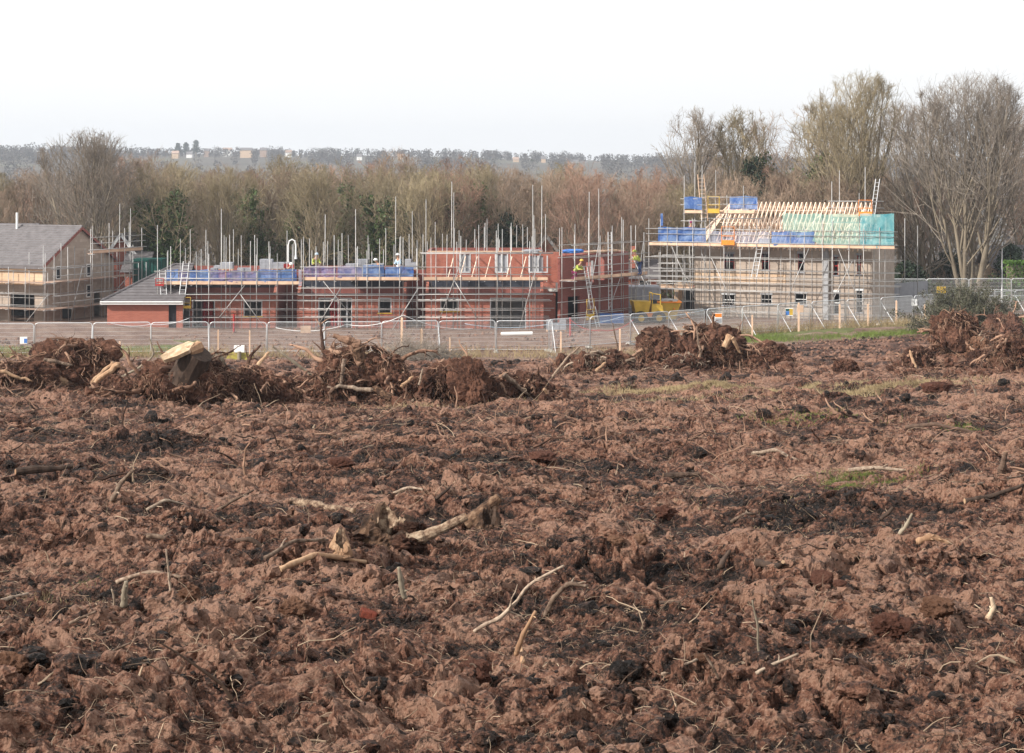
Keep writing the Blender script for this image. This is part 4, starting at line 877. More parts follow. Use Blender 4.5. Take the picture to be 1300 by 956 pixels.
# low garage wing left of it
def gG(g):
    u0 = uD(846); wall(g, frD, u0, -.02, -.5, 2.35, 2.0, .2, [(u0 + .35, -.5, .1, 1.95)])
    g.box(u0, u0 + .2, 2.2, 7, -.5, 2.35, frD); g.box(u0, -.02, 6.8, 7, -.5, 2.35, frD)
GW = part('garage_wing', 'buff_block', D, gG); part('lintel', 'red_brick', D, lambda g: g.box(uD(858), -.3, 1.96, 1.997, 1.98, 2.25, frD)); part('garage_back', 'dark_inside', D, lambda g: g.box(uD(848), -.04, 4.0, 4.1, -.4, 2.3, frD))
# garden wall, hoarding
xw0, xw1, Yw = X_(1124, 158), X_(1178, 158), 158
t = empty('hoarding', (xw0, Yw, 0), 'plain grey hoarding between the block house and the largest tree', 'hoarding'); fr = frame(xw0, Yw, 0)
for i in range(3):
    q = (xw1 - xw0) / 3; part('panel', 'grey_panel', t, lambda g: g.hexa([fr(*p) for p in [(i * q + .01, 0, .0), ((i + 1) * q - .01, 0, .0), ((i + 1) * q - .01, .08, .0), (i * q + .01, .08, .0), (i * q + .01, 0, 2.22 + .11 * i), ((i + 1) * q - .01, 0, 2.33 + .11 * i), ((i + 1) * q - .01, .08, 2.33 + .11 * i), (i * q + .01, .08, 2.22 + .11 * i)]]))
# hedge
g = Geo(); R = rs(6); n = 9000; x0, x1 = X_(1275, 172), X_(1400, 172); c = np.stack([R.uniform(x0, x1, n), R.uniform(171, 173, n), R.uniform(0, 3.3, n)], -1)
pp = R.randint(0, 3, n); c[pp == 0, 1] = 171 + R.normal(0, .06, (pp == 0).sum()); c[pp == 1, 2] = 3.3 + R.normal(0, .06, (pp == 1).sum()); leaves(g, R, c, .06, .12)
t = empty('hedge', (x0, 172, 0), 'clipped bright green hedge at the right edge beyond the lamp post', 'hedge'); g.obj('foliage', M['hedge_leaf'], t); part('stems', 'bark', t, lambda g: g.box(x0 + .3, x1, 171.4, 172.6, 0, 3.0))
# ---------------------------------------------------------------- scaffolding
def scaffold(label, fr, u0, u1, lifts, decks, rows, spacing, tops, seed, mat='steel', rails=(.5, 1.0), rear=None, braces=3, toe=True, deckmat='old_board', tight=.2, loc=(0, 0), deck_u=None):
    R = rs(seed); t = empty('scaffold', fr(u0, rows[0], 0), label, 'scaffold', 'tube scaffolds round the buildings'); r = .028
    allrows = list(rows) + (list(rear) if rear else []); ups = []
    for ri, v in enumerate(allrows):
        u = u0 + (0 if ri % 2 == 0 else .35)
        while u <= u1 + .1:
            uu = u + R.normal(0, tight) * (0 if u == u0 else 1); zt = tops(uu, ri, R); 
            a = fr(uu, v, -.1); b = fr(uu + R.normal(0, .03), v + R.normal(0, .02), zt); Geo().tube([a, b], r, 6).obj('upright_pole', M[mat], t, True)
            u += spacing * R.uniform(.85, 1.15)
    for z in lifts:
        for v in rows:
            e = R.uniform(.1, .5); Geo().tube([fr(u0 - e, v - .05, z), fr(u1 + R.uniform(.1, .5), v - .05, z + R.normal(0, .02))], r, 6).obj('ledger_pole', M[mat], t, True)
    for di, z in enumerate(decks):
        a, b = (u0, u1) if deck_u is None else deck_u[di]
        for rr in rails: Geo().tube([fr(a - .25, rows[0] - .05, z + rr), fr(b + .25, rows[0] - .05, z + rr + R.normal(0, .015))], r, 6).obj('guard_rail', M[mat], t, True)
        q = a; k = 0
        while q < b - .3:
            q1 = min(b, q + 3.9)
            g = Geo(); nb = max(2, int((rows[-1] - rows[0]) / .235))
            for j in range(nb): 
                e = R.uniform(-.1, .1); g.box(q + .01 + (e if q > a else 0), q1 - .01, rows[0] + .06 + j * .235, rows[0] + .06 + j * .235 + .222, z + .02, z + .06 + R.uniform(0, .006), fr)
            g.obj('deck_boards', M[deckmat], t)
            if toe: Geo().box(q + .01, q1 - .01, rows[0] + .01, rows[0] + .05, z + .07, z + .28 + R.uniform(-.01, .02), fr).obj('toe_board', M['board'], t)
            q = q1
        u = a
        while u <= b: Geo().tube([fr(u, rows[0] - .2, z - .02), fr(u, rows[-1] + .1, z - .02)], r, 6).obj('cross_pole', M[mat], t, True); u += spacing
    for k in range(braces):
        u = u0 + (k + .3) * (u1 - u0) / max(braces, 1); z0, z1 = (lifts[0], decks[-1]) if k % 2 else (0, lifts[-1]); d = R.choice([-1, 1]) * R.uniform(1.4, 2.3)
        Geo().tube([fr(u, rows[0] - .1, z0), fr(u + d, rows[0] - .1, z1)], r, 6).obj('brace_pole', M[mat], t, True)
    return t
def topsC(lo, hi, tall, p=.15):
    def f(u, ri, R):
        if R.uniform() < p: return tall + R.uniform(-1.0, .6)
        return R.uniform(lo, hi)
    return f
def ladder(fr, u, v, z0, z1, lean, label, mat='galv', w=.42):
    t = empty('ladder', fr(u, v, z0), label, 'ladder'); 
    for s in (-w / 2, w / 2): Geo().tube([fr(u + s, v, z0), fr(u + s + lean, v + .25, z1)], .03, 6).obj('ladder_rail', M[mat], t)
    n = int((z1 - z0) / .28); g = Geo()
    for i in range(1, n): f = i / n; g.tube([fr(u - w / 2 + lean * f, v + .25 * f, z0 + (z1 - z0) * f), fr(u + w / 2 + lean * f, v + .25 * f, z0 + (z1 - z0) * f)], .017, 5)
    g.obj('rungs', M[mat], t)
frC = frame(0, YC, 0)
scaffold('scaffold with blue sheeting round the leftmost brick house shell', frC, X_(205, YC), X_(383, YC), [.9, 1.45, 2.1, 2.55], [3.2], (-1.5, -.25), 1.2, topsC(5.3, 6.9, 8.0, .10), 1, rear=(2.6, 10.2))
scaffold('scaffold with blue sheeting round the middle brick house shell', frC, X_(388, YC), X_(533, YC), [.9, 1.45, 2.1, 2.5, 3.0], [3.5], (-1.5, -.25), 1.15, topsC(5.5, 7.1, 8.8, .10), 2, rear=(2.6, 10.2))
scaffold('bare scaffold round the right brick house shell', frC, X_(538, YC), X_(695, YC), [.9, 1.45, 2.1, 2.55, 3.0, 5.45], [3.5], (-1.5, -.25), 1.1, topsC(6.0, 7.6, 9.9, .16), 3, rear=(3.2, 10.2))
scaffold('bare scaffold in front of the dark shaded brick shell', frE, -.3, LE + .3, [1.0, 1.9, 2.9, 5.1, 6.0], [3.45], (-1.5, -.3), 1.5, topsC(6.4, 8.0, 10.4, .25), 4, rear=(6.4,), tight=.1)
scaffold('scaffold wrapping the tiled block house at the far left, front side', lambda u, v, z: frA(u, v, z), -1.2, LA - .5, [1.3, 2.2], [3.0, 1.05], (-1.5, -.3), 1.7, topsC(3.7, 5.4, 5.9, .1), 5, braces=2, toe=False, rails=(.9,))
def frAg(u, v, z): return frA(v, u, z)
scaffold('scaffold against the gable of the tiled block house at the far left', frAg, -.8, dA + 2.2, [2.1, 4.1], [1.05, 3.05], (-1.5, -.3), 1.9, topsC(5.0, 6.9, 8.2, .15), 6, braces=2, toe=False)
scaffold('short scaffold high against the peak of the left gable', frAg, 3.4, dA + 1.2, [5.3], [5.0], (-1.9, -1.6), 2.4, lambda u, r, R: R.uniform(6.6, 7.6), 16, braces=0, toe=True, rails=(.8, 1.25))
# block house scaffold: main lift under the eaves and two high platforms
scaffold('large scaffold round the block house with bare trusses', frD, uD(832), uD(1141), [.5, 1.2, 2.1, 2.7, 3.1, 3.7, 4.6], [5.45], (-1.6, -.35), 1.2, lambda u, r, R: R.uniform(6.7, 7.6), 7, rear=(9.2,), braces=6, rails=(.35, .95, 1.35), tight=.12)
scaffold('high sheeted tower platform at the left hip of the block house', frD, uD(873), uD(897), [7.4], [7.95], (-1.0, .6), 1.45, lambda u, r, R: R.uniform(10.3, 13), 8, rear=None, braces=0, rails=(.7, 1.15), tight=.05)
scaffold('high platform along the left half of the truss ridge', frD, uD(899), uD(960), [7.6], [7.95], (-.6, .5), 2.0, lambda u, r, R: R.uniform(9.2, 11.6), 9, braces=1, rails=(.75, 1.3), tight=.1)
scaffold('high platform at the right end of the truss ridge', frD, uD(1058), uD(1120), [7.4], [7.75], (-.6, .5), 2.0, lambda u, r, R: R.uniform(9.2, 11.8), 10, braces=0, rails=(.75, 1.25), tight=.1)
scaffold('scaffold frame over the garage wing beside the yellow dumper', frD, uD(836), uD(879), [3.4, 4.0, 4.6, 2.6], [2.05], (.2, 1.5), 1.1, lambda u, r, R: R.uniform(4.6, 5.3), 11, braces=2, rails=(.4,), tight=.15)
ladder(frC, X_(216, YC), -1.75, 0, 4.3, -.3, 'pale ladder leaning on the left end of the brick terrace scaffold')
ladder(frC, X_(231, YC), -1.7, 0, 4.9, .55, 'ladder between the bungalow roof and the leftmost brick shell')
ladder(frE, 1.5, -1.8, 1.3, 4.4, -.5, 'upper ladder on the scaffold of the dark brick shell')
ladder(frE, 2.3, -1.8, -.1, 1.5, -.3, 'lowest ladder standing before the dark brick shell')
ladder(frE, 5.0, -1.0, 1.0, 6.8, .3, 'long ladder at the right of the dark brick shell')
ladder(frD, uD(965), -1.8, 3.2, 5.6, .4, 'short ladder below the block house eaves platform')
ladder(frD, uD(1110), -.7, 7.8, 10.7, .35, 'twin rail ladder sticking up over the right high platform', 'galv', .3)
ladder(frD, uD(899), -.9, 7.4, 11.0, -.4, 'pale ladder rising past the left high platform', 'board', .5)
# ladder gate boxes
def gatebox(fr, u, v, z, w, h, mat, label, nm='gate_box'):
    t = empty(nm, fr(u, v, z), label, 'safety gate'); part('frame', mat, t, lambda g: (g.tube([fr(u, v, z), fr(u, v, z + h), fr(u + w, v, z + h), fr(u + w, v, z)], .035, 6), g.tube([fr(u, v, z + h * .5), fr(u + w, v, z + h * .5)], .03, 6)))
    part('kick_plate', mat, t, lambda g: g.box(u, u + w, v - .015, v + .015, z + .02, z + h * .28, fr))
gatebox(frC, X_(230, YC), -1.7, 1.55, .95, .8, 'yellow_paint', 'yellow ladder gate beside the bungalow roof')
gatebox(frE, .8, -1.8, .6, .9, 1.5, 'yellow_paint', 'yellow ladder gate at the foot of the dark brick shell')
gatebox(frD, uD(924), -1.75, 5.6, 1.0, 1.4, 'orange_paint', 'orange ladder gate on the block house eaves platform')
gatebox(frC, X_(203, YC), -1.7, 3.15, .55, .55, 'red_paint', 'red gate at the left end of the blue sheeting')
gatebox(frD, uD(903), -.9, 8.0, .9, 1.3, 'yellow_paint', 'yellow ladder gate on the left high platform')
gatebox(frD, uD(1093), -.8, 7.9, 1.0, 1.2, 'orange_paint', 'orange and yellow gate on the right high platform')
# sheeting
def sheet(fr, u0, u1, v, z0, z1, mat, label, seed, sag=.05, nm='debris_sheet', z1b=None, z0b=None, cat='sheeting'):
    R = rs(seed); n = max(4, int((u1 - u0) / .16)); m = 8; us = np.linspace(u0, u1, n); pts = []
    for i, u in enumerate(us):
        f = i / (n - 1); a = z0 + ((z0b if z0b is not None else z0) - z0) * f; b = z1 + ((z1b if z1b is not None else z1) - z1) * f
        for j in range(m):
            q = j / (m - 1); pts.append([u, v, a + (b - a) * q - sag * 1.6 * abs(math.sin(u * 1.6)) * (q > .8) + .05 * math.sin(u * 2.9 + seed) * (q < .2)])
    pts = np.array(pts); pts[:, 1] += .10 * noise2(pts[:, 0] * 2.2, pts[:, 2] * 1.5, seed) + .045 * noise2(pts[:, 0] * 7, pts[:, 2] * 3, seed + 1)
    idx = np.arange(n * m).reshape(n, m); f_ = np.stack([idx[:-1, :-1], idx[1:, :-1], idx[1:, 1:], idx[:-1, 1:]], -1).reshape(-1, 4)
    g = Geo().add([fr(*p) for p in pts], f_); return tag(g.obj(nm, M[mat], None, True), label, cat, 'sheets hung on the scaffolds')
i = 0
for a, b, z0, mt, lab in ((215, 231, 3.46, 'blue_sheet_mat', 'bright blue sheet at the left end of the terrace rail'), (231, 244, 3.46, 'violet_sheet_mat', 'purple blue sheet, second along the terrace rail'), (244, 270, 3.46, 'blue_sheet_mat', 'blue sheet above the red draped doorway'), (270, 290, 3.46, 'violet_sheet_mat', 'purple blue sheet left of the boarded window'), (290, 330, 3.46, 'violet_sheet_mat', 'faded violet sheet above the boarded window'), (330, 380, 3.46, 'blue_sheet_mat', 'blue sheet ending at the step in the terrace scaffold'), (388, 430, 3.76, 'violet_sheet_mat', 'blue violet sheet at the left of the middle shell, beside the worker'), (430, 462, 3.76, 'violet_sheet_mat', 'faded purple sheet above the middle shell'), (462, 490, 3.76, 'blue_sheet_mat', 'blue sheet above the small window of the middle shell'), (490, 527, 3.76, 'blue_sheet_mat', 'bright blue sheet at the right end of the terrace rail')):
    i += 1; sheet(frC, X_(a, YC) + .04, X_(b, YC) - .04, -1.42, z0, z0 + .86 + .05 * math.sin(i * 2.3), mt, lab, i)
sheet(frD, uD(843), uD(903), -1.52, 5.72, 6.95, 'blue_sheet_mat', 'vivid blue sheet at the left end of the eaves platform', 21)
sheet(frD, uD(906), uD(984), -1.52, 5.72, 6.7, 'pale_sheet_mat', 'washed out blue sheet in front of the lower roof trusses', 22)
sheet(frD, uD(986), uD(1040), -1.52, 5.65, 6.75, 'blue_sheet_mat', 'dark blue sheet left of the teal netting', 23)
sheet(frD, uD(1000), uD(1050), -1.50, 6.75, 8.1, 'teal_sheet_mat', 'pale green netting over the right roof trusses', 24, z0b=5.7)
sheet(frD, uD(1051), uD(1096), -1.52, 5.6, 8.1, 'teal_sheet_mat', 'large teal netting beneath the right high platform', 25)
sheet(frD, uD(1097), uD(1140), -1.52, 5.6, 8.15, 'cyan_sheet_mat', 'bright cyan netting at the right end of the eaves platform', 26)
sheet(frD, uD(874), uD(896), -1.05, 8.3, 9.3, 'blue_sheet_mat', 'small blue sheet on the tower platform at the left hip', 27)
sheet(frD, uD(924), uD(959), .62, 8.3, 9.35, 'blue_sheet_mat', 'blue sheet behind the truss tips on the left ridge platform', 28)
sheet(frD, uD(843), uD(846), -.9, 7.0, 8.0, 'blue_sheet_mat', 'narrow blue strip hanging at the far left of the eaves platform', 29)
sheet(frC, X_(382, YC) , X_(386, YC), -1.6, 3.2, 4.4, 'pale_sheet_mat', 'pale strip at the step between the two blue rails', 30)
# ---------------------------------------------------------------- uprooted stumps
def core_lump(sx, sy, sz, seed, sub=5, amp=.30):
    v, f = ICO[sub]; n = fbm3(v + seed * 2.7, 1.3, seed, 5, .62); ridge = np.abs(fbm3(v * np.array([1, 1, .45]) + seed, 3.2, seed + 5, 4, .6))
    w = 1 + amp * 1.7 * n - amp * .9 * ridge + .16 * fbm3(v, 9, seed + 2, 4, .75)
    return v * w[:, None] * np.array([sx, sy, sz]), f
def stump(px, pbase, wpx, hpx, label, seed, style='roots', mats=('root_soil', 'root'), extra=None, n_big=14, fine=1100, lean=0.0, plate=None, nm='uprooted_stump', depth=.55, group='uprooted stumps heaped across the field'):
    n_big += 1; R = rs(seed); base = G(px, pbase); Y = base[1]; s = Y / F; w, h = wpx * s, hpx * s; t = empty(nm, base, label, 'stump', group)
    cx, cy, cz = base[0], base[1] + w * depth * .4, base[2] + h * .36
    v, f = core_lump(w * .40, w * depth * .45, h * .46, seed, 5, .42); v[:, 0] += lean * v[:, 2]; g = Geo().add(v + np.array([cx, cy, cz]), None, f)
    for j in range(6):   # slabs and torn humps of earth that break the outline
        o = R.uniform(-1, 1, 3) * (w * .34, w * depth * .3, h * .22) + (0, -.05 * w, -h * .12 * abs(R.normal())); k_ = R.uniform(.16, .30); v, f = core_lump(w * k_ * R.uniform(.5, 1), w * k_ * .7, h * k_ * R.uniform(.8, 1.9), seed * 7 + j, 4, .5); g.add(v @ rots(R, 1)[0] * (1, .8, 1) + np.array([cx, cy, cz]) + o, None, f)
    g.obj('soil_core', M[mats[0]], t, False)
    # thick roots starting on the core and curling out
    nrm = unit(R.normal(size=(400, 3))); nrm = nrm[(nrm[:, 1] < .5) & (nrm[:, 2] > -.45)]
    if style == 'up': nrm[:, 2] = np.abs(nrm[:, 2])
    def on_core(k): i = R.randint(0, len(nrm), k); q = nrm[i]; return np.array([cx, cy, cz]) + q * np.array([w * .42, w * depth * .46, h * .44]), q
    st, q = on_core(n_big); d = q + R.normal(0, .55, q.shape); d[:, 2] = np.minimum(d[:, 2], .45); L = R.uniform(.25, .55, n_big) * min(w, h * 1.4); rr = R.uniform(.02, .065, n_big) * (h / 1.3) ** .5
    p, r = grow(R, st, d, L, rr, 9, .24, (0, 0, -.05), .42)
    p[:, :, 2] = np.maximum(p[:, :, 2], gh(p[:, :, 0], p[:, :, 1]) - .02)
    for i in range(n_big):
        k = Geo().tube(p[i], r[i] * (1 + .18 * R.normal(size=r[i].shape)), 7, a=R.uniform(.3, 1)); ss, dd, LL, r2 = sprout(R, p[i:i + 1], r[i:i + 1], 5, .25, .95, .4, 1.1, .38, .4, .6, L[i:i + 1])
        pp, r3 = grow(R, ss, dd, LL, np.maximum(r2, .006), 5, .25, (0, 0, -.06), .25); k.tubes(pp, r3, 4, a=R.uniform(.3, 1)); k.obj('root', M[mats[1]], t, True)
    g = Geo()
    for cnt, l0, l1, a, b, dn, tn in ((int(fine * .12), .14, .36, .008, .016, -.10, (.2, 1.0)), (int(fine * .6), .06, .26, .004, .009, -.16, (0, 1)), (int(fine * .8), .03, .14, .003, .006, -.1, (.0, 1.1))):
        st, q = on_core(cnt); k = unit(st - np.array([cx, cy, cz])); tg = R.normal(0, 1, q.shape) + (0, 0, -.5); tg = unit(tg - (tg * k).sum(1, keepdims=True) * k); d = tg + k * R.uniform(-.1, .45, (cnt, 1))
        p, r = grow(R, st + R.normal(0, .03, st.shape), d, R.uniform(l0, l1, cnt) * h, R.uniform(a, b, cnt), 6, .3, (0, 0, dn), .4); p[:, :, 2] = np.maximum(p[:, :, 2], gh(p[:, :, 0], p[:, :, 1]) - .05); g.tubes(p, r, 3, a=R.uniform(*tn, cnt))
    o = g.obj('fine_roots', M[mats[1]], t); o['kind'] = 'stuff'
    # crumbs of soil clinging on and fallen round the foot
    g = Geo(); k = 260; st, q = on_core(k); foot = R.uniform(size=k) < .45; st[foot] = np.stack([cx + R.normal(0, w * .45, foot.sum()), cy - R.uniform(-.1, .7, foot.sum()) * w * depth, np.zeros(foot.sum())], -1); st[foot, 2] = gh(st[foot, 0], st[foot, 1]) + .03
    bv, bf = lump(2, 103, .4, 1.5); V = np.einsum('kij,nj->kni', rots(R, k), bv) * (R.uniform(.02, .10, k) ** 1.0)[:, None, None] + st[:, None]; g.add(V.reshape(-1, 3), None, (bf[None] + (np.arange(k) * len(bv))[:, None, None]).reshape(-1, 3)); o = g.obj('clinging_clods', M[mats[0]], t); o['kind'] = 'stuff'
    if extra: extra(t, base, w, h, R, s)
    return t
def splinter(t, a, b, r0, r1, mat, name, seed, sides=9, flat=.6, kink=.06):
    """a broken or split piece of wood from a to b"""
    R = rs(seed); a = np.array(a, float); b = np.array(b, float); n = 8; f = np.linspace(0, 1, n)[:, None]; p = a + (b - a) * f; p[1:-1] += R.normal(0, kink * np.linalg.norm(b - a) * .3, (n - 2, 3))
    r = (r0 + (r1 - r0) * f[:, 0]) * (1 + .06 * R.normal(size=n)); p = np.vstack([p, p[-1] + (b - a) * .10 + R.normal(0, .02, 3)]); r = np.append(r, r[-1] * .25); return Geo().tube(p, r, sides, a=R.uniform(.3, .8)).obj(name, M[mat], t, False)
def on(base, s, px0, pz0):   # offset in photo pixels at the stump's own distance -> a real point
    return lambda px, py, dy=0.0: np.array([base[0] + (px - px0) * s, base[1] + dy, base[2] + (pz0 - py) * s])
def ex_sawn(t, base, w, h, R, s):
    q = on(base, s, 225, 520)
    # trunk butt, lying with its pale sawn face up to the left
    a, b = q(203, 452, -.30), q(244, 441, .15); n = unit(b - a)
    u = unit(np.cross(n, (0, 0, 1))); vv = np.cross(u, n)
    g = Geo(); ang = np.linspace(0, 2 * np.pi, 18, endpoint=False); ks = []
    prof = [(.15 * (1 + .12 * math.sin(3 * x + 1)), x) for x in ang]
    c0, c1 = q(246, 448, .0), q(225, 485, .25); g.tube([c1, (c0 + c1) / 2 + (0, 0, .02), c0], [.42, .34, .30], 14); g.obj('trunk', M['dark_stick'], t, False)
    g = Geo(); P0 = [q(200, 450, -.35), q(205, 455, -.40), q(221, 450, -.38), q(236, 443, -.33), q(240, 435, -.05), q(231, 434, .12), q(218, 439, .05), q(208, 444, -.02)]; d = np.array([.02, .05, -.07]); m = len(P0)
    top = np.array(P0); bot = top + d; cen = top.mean(0) + (0, 0, .02)
    g.add(np.vstack([top, cen[None]]), None, [[i, (i + 1) % m, m] for i in range(m)]); g.add(np.vstack([top, bot]), [[i, i + m, (i + 1) % m + m, (i + 1) % m] for i in range(m)]); g.obj('sawn_slab', M['split_wood'], t)
    g = Geo().tube([q(234, 446, -.2), q(245, 441, .10)], [.11, .14], 7); g.obj('cut_end', M['old_split_wood'], t)
def ex_topknot(t, base, w, h, R, s):
    q = on(base, s, 455, 510)
    splinter(t, q(420, 424, 0), q(452, 436, .1), .05, .13, 'root', 'broken_trunk', 3); splinter(t, q(450, 440, 0), q(460, 466, .15), .13, .18, 'rotten', 'broken_trunk', 4)
    splinter(t, q(474, 488, -.5), q(496, 500, -.6), .08, .10, 'rotten', 'split_root', 5); splinter(t, q(436, 452, -.3), q(431, 486, -.45), .05, .035, 'stick', 'split_root', 6)
    splinter(t, q(415, 486, -.5), q(470, 490, -.5), .03, .06, 'stick', 'split_root', 8)
def ex_plate(t, base, w, h, R, s):
    q = on(base, s, 590, 515); v, f = core_lump(.40, .22, .50, 44, 5, .42); v = v @ np.array([[1, 0, .25], [0, 1, 0], [-.3, 0, 1]]) + q(612, 484, -.35)
    Geo().add(v, None, f).obj('flat_earth_face', M['root_soil'], t)
    splinter(t, q(545, 485, -.5), q(550, 465, -.4), .03, .02, 'stick', 'broken_root', 2)
def ex_few(mat='old_split_wood', pts=(), px0=0, pz0=0):
    def f(t, base, w, h, R, s):
        q = on(base, s, px0, pz0)
        for i, (x0, y0, x1, y1, r0, r1) in enumerate(pts): splinter(t, q(x0, y0, -.35), q(x1, y1, -.2), r0, r1, mat if i % 2 == 0 else 'stick', 'split_root', i + 5)
    return f
stump(28, 500, 96, 48, 'heap of dark tangled roots at the far left of the stump row', 1, n_big=10, extra=ex_few(pts=[(5, 470, 40, 482, .05, .03)], px0=28, pz0=500))
stump(92, 497, 118, 78, 'tall brown root mass left of the sawn stump with a peeled split root', 2, n_big=12, fine=1400, extra=ex_few(pts=[(66, 468, 86, 486, .07, .09), (60, 455, 90, 462, .05, .04), (148, 458, 120, 484, .05, .06)], px0=92, pz0=497))
stump(60, 462, 60, 34, 'small dark root lump behind the leftmost heap', 22, n_big=5, fine=500)
stump(232, 520, 150, 78, 'broad stump with a pale freshly sawn slab on top', 3, n_big=12, fine=1200, extra=ex_sawn, lean=-.25)
stump(172, 516, 96, 34, 'low spread of reddish roots and soil left of the sawn stump', 23, n_big=7, fine=700, extra=ex_few(pts=[(125, 484, 152, 462, .05, .07)], px0=172, pz0=516))
stump(268, 476, 34, 34, 'small broken stump with torn pale wood just right of the sawn slab', 4, n_big=3, fine=300, mats=('bark', 'old_split_wood'), extra=ex_few(pts=[(258, 472, 262, 446, .10, .05), (268, 472, 276, 452, .10, .06)], px0=268, pz0=476))
stump(312, 517, 104, 58, 'dark overhanging root plate right of the sawn stump', 5, n_big=8, fine=1600, extra=ex_few(pts=[(330, 462, 342, 447, .05, .03), (290, 500, 276, 512, .03, .02)], px0=312, pz0=517))
stump(392, 508, 70, 34, 'low reddish root spread between the dark plate and the tall root tower', 6, n_big=8, fine=600)
stump(458, 512, 136, 86, 'tallest root tower with a snapped trunk leaning left on top', 7, n_big=12, fine=1600, extra=ex_topknot, lean=-.15)
stump(578, 516, 112, 64, 'root plate with a smooth red earth face, right of the tallest root tower', 8, n_big=9, fine=1500, extra=ex_plate)
stump(352, 516, 66, 40, 'dark soil clump filling the gap right of the overhanging root plate', 31, n_big=5, fine=600)
stump(522, 515, 60, 46, 'ragged soil hump joining the tallest root tower and the smooth faced plate', 32, n_big=7, fine=700, extra=ex_few(pts=[(510, 490, 524, 478, .05, .03), (536, 500, 520, 512, .04, .05)], px0=522, pz0=515))
stump(140, 508, 56, 34, 'low crumbling soil hump between the tall brown root mass and the sawn stump', 33, n_big=6, fine=500)
stump(425, 512, 60, 48, 'lower left shoulder of earth and roots beneath the snapped leaning trunk', 34, n_big=8, fine=700)
stump(632, 514, 56, 38, 'small shaggy soil hump right of the smooth faced plate', 35, n_big=6, fine=500)
stump(1246, 466, 40, 24, 'low clump of torn roots below the round bush', 36, n_big=8, fine=500)
stump(668, 512, 70, 42, 'low tangle of long roots sloping down at the right end of the row', 9, n_big=12, fine=600, extra=ex_few(pts=[(690, 492, 702, 508, .04, .03), (640, 474, 668, 498, .06, .04)], px0=668, pz0=512), lean=-.3)
# middle distance group
stump(838, 466, 62, 58, 'round dark stump with a hollow, left of the middle heap', 10, n_big=6, fine=900)
stump(906, 470, 100, 66, 'shaggy stump with pale torn wood in the middle heap', 11, n_big=10, fine=1200, extra=ex_few(pts=[(918, 440, 926, 426, .10, .12), (890, 466, 884, 418, .04, .03), (928, 428, 938, 446, .07, .04)], px0=906, pz0=470))
stump(972, 470, 72, 38, 'blackish tilted root plate at the right of the middle heap', 12, n_big=7, fine=900, lean=.4)
stump(770, 476, 88, 34, 'low heap of broken roots and chips left of the round dark stump', 13, n_big=12, fine=800, mats=('root_soil', 'stick'), extra=ex_few(pts=[(756, 470, 768, 460, .06, .04), (800, 474, 824, 466, .04, .03)], px0=770, pz0=476))
stump(726, 474, 48, 26, 'small root lump between the stump row and the middle heap', 14, n_big=6, fine=500)
stump(870, 474, 60, 26, 'flat tangle of twigs at the foot of the middle heap', 15, n_big=8, fine=600, mats=('root_soil', 'stick'))
# right group
stump(1216, 452, 74, 66, 'reddish ragged root mass before the round bush', 16, n_big=10, fine=1400)
stump(1168, 470, 46, 34, 'small yellowish broken stump left of the ragged red root mass', 17, n_big=5, fine=500, extra=ex_few(pts=[(1160, 468, 1154, 446, .06, .04)], px0=1168, pz0=470))
stump(1278, 446, 64, 56, 'root mass right of the round bush near the right edge', 18, n_big=14, fine=1100)
stump(1288, 472, 62, 56, 'curtain of hanging roots at the right edge', 19, n_big=10, fine=1700)
stump(1243, 452, 34, 28, 'pale barkless stump piece between the two right root masses', 20, n_big=2, fine=120, mats=('clod_tan', 'stick'))
stump(1075, 478, 34, 24, 'little dark mound with two thin pale stalks', 21, n_big=2, fine=250)
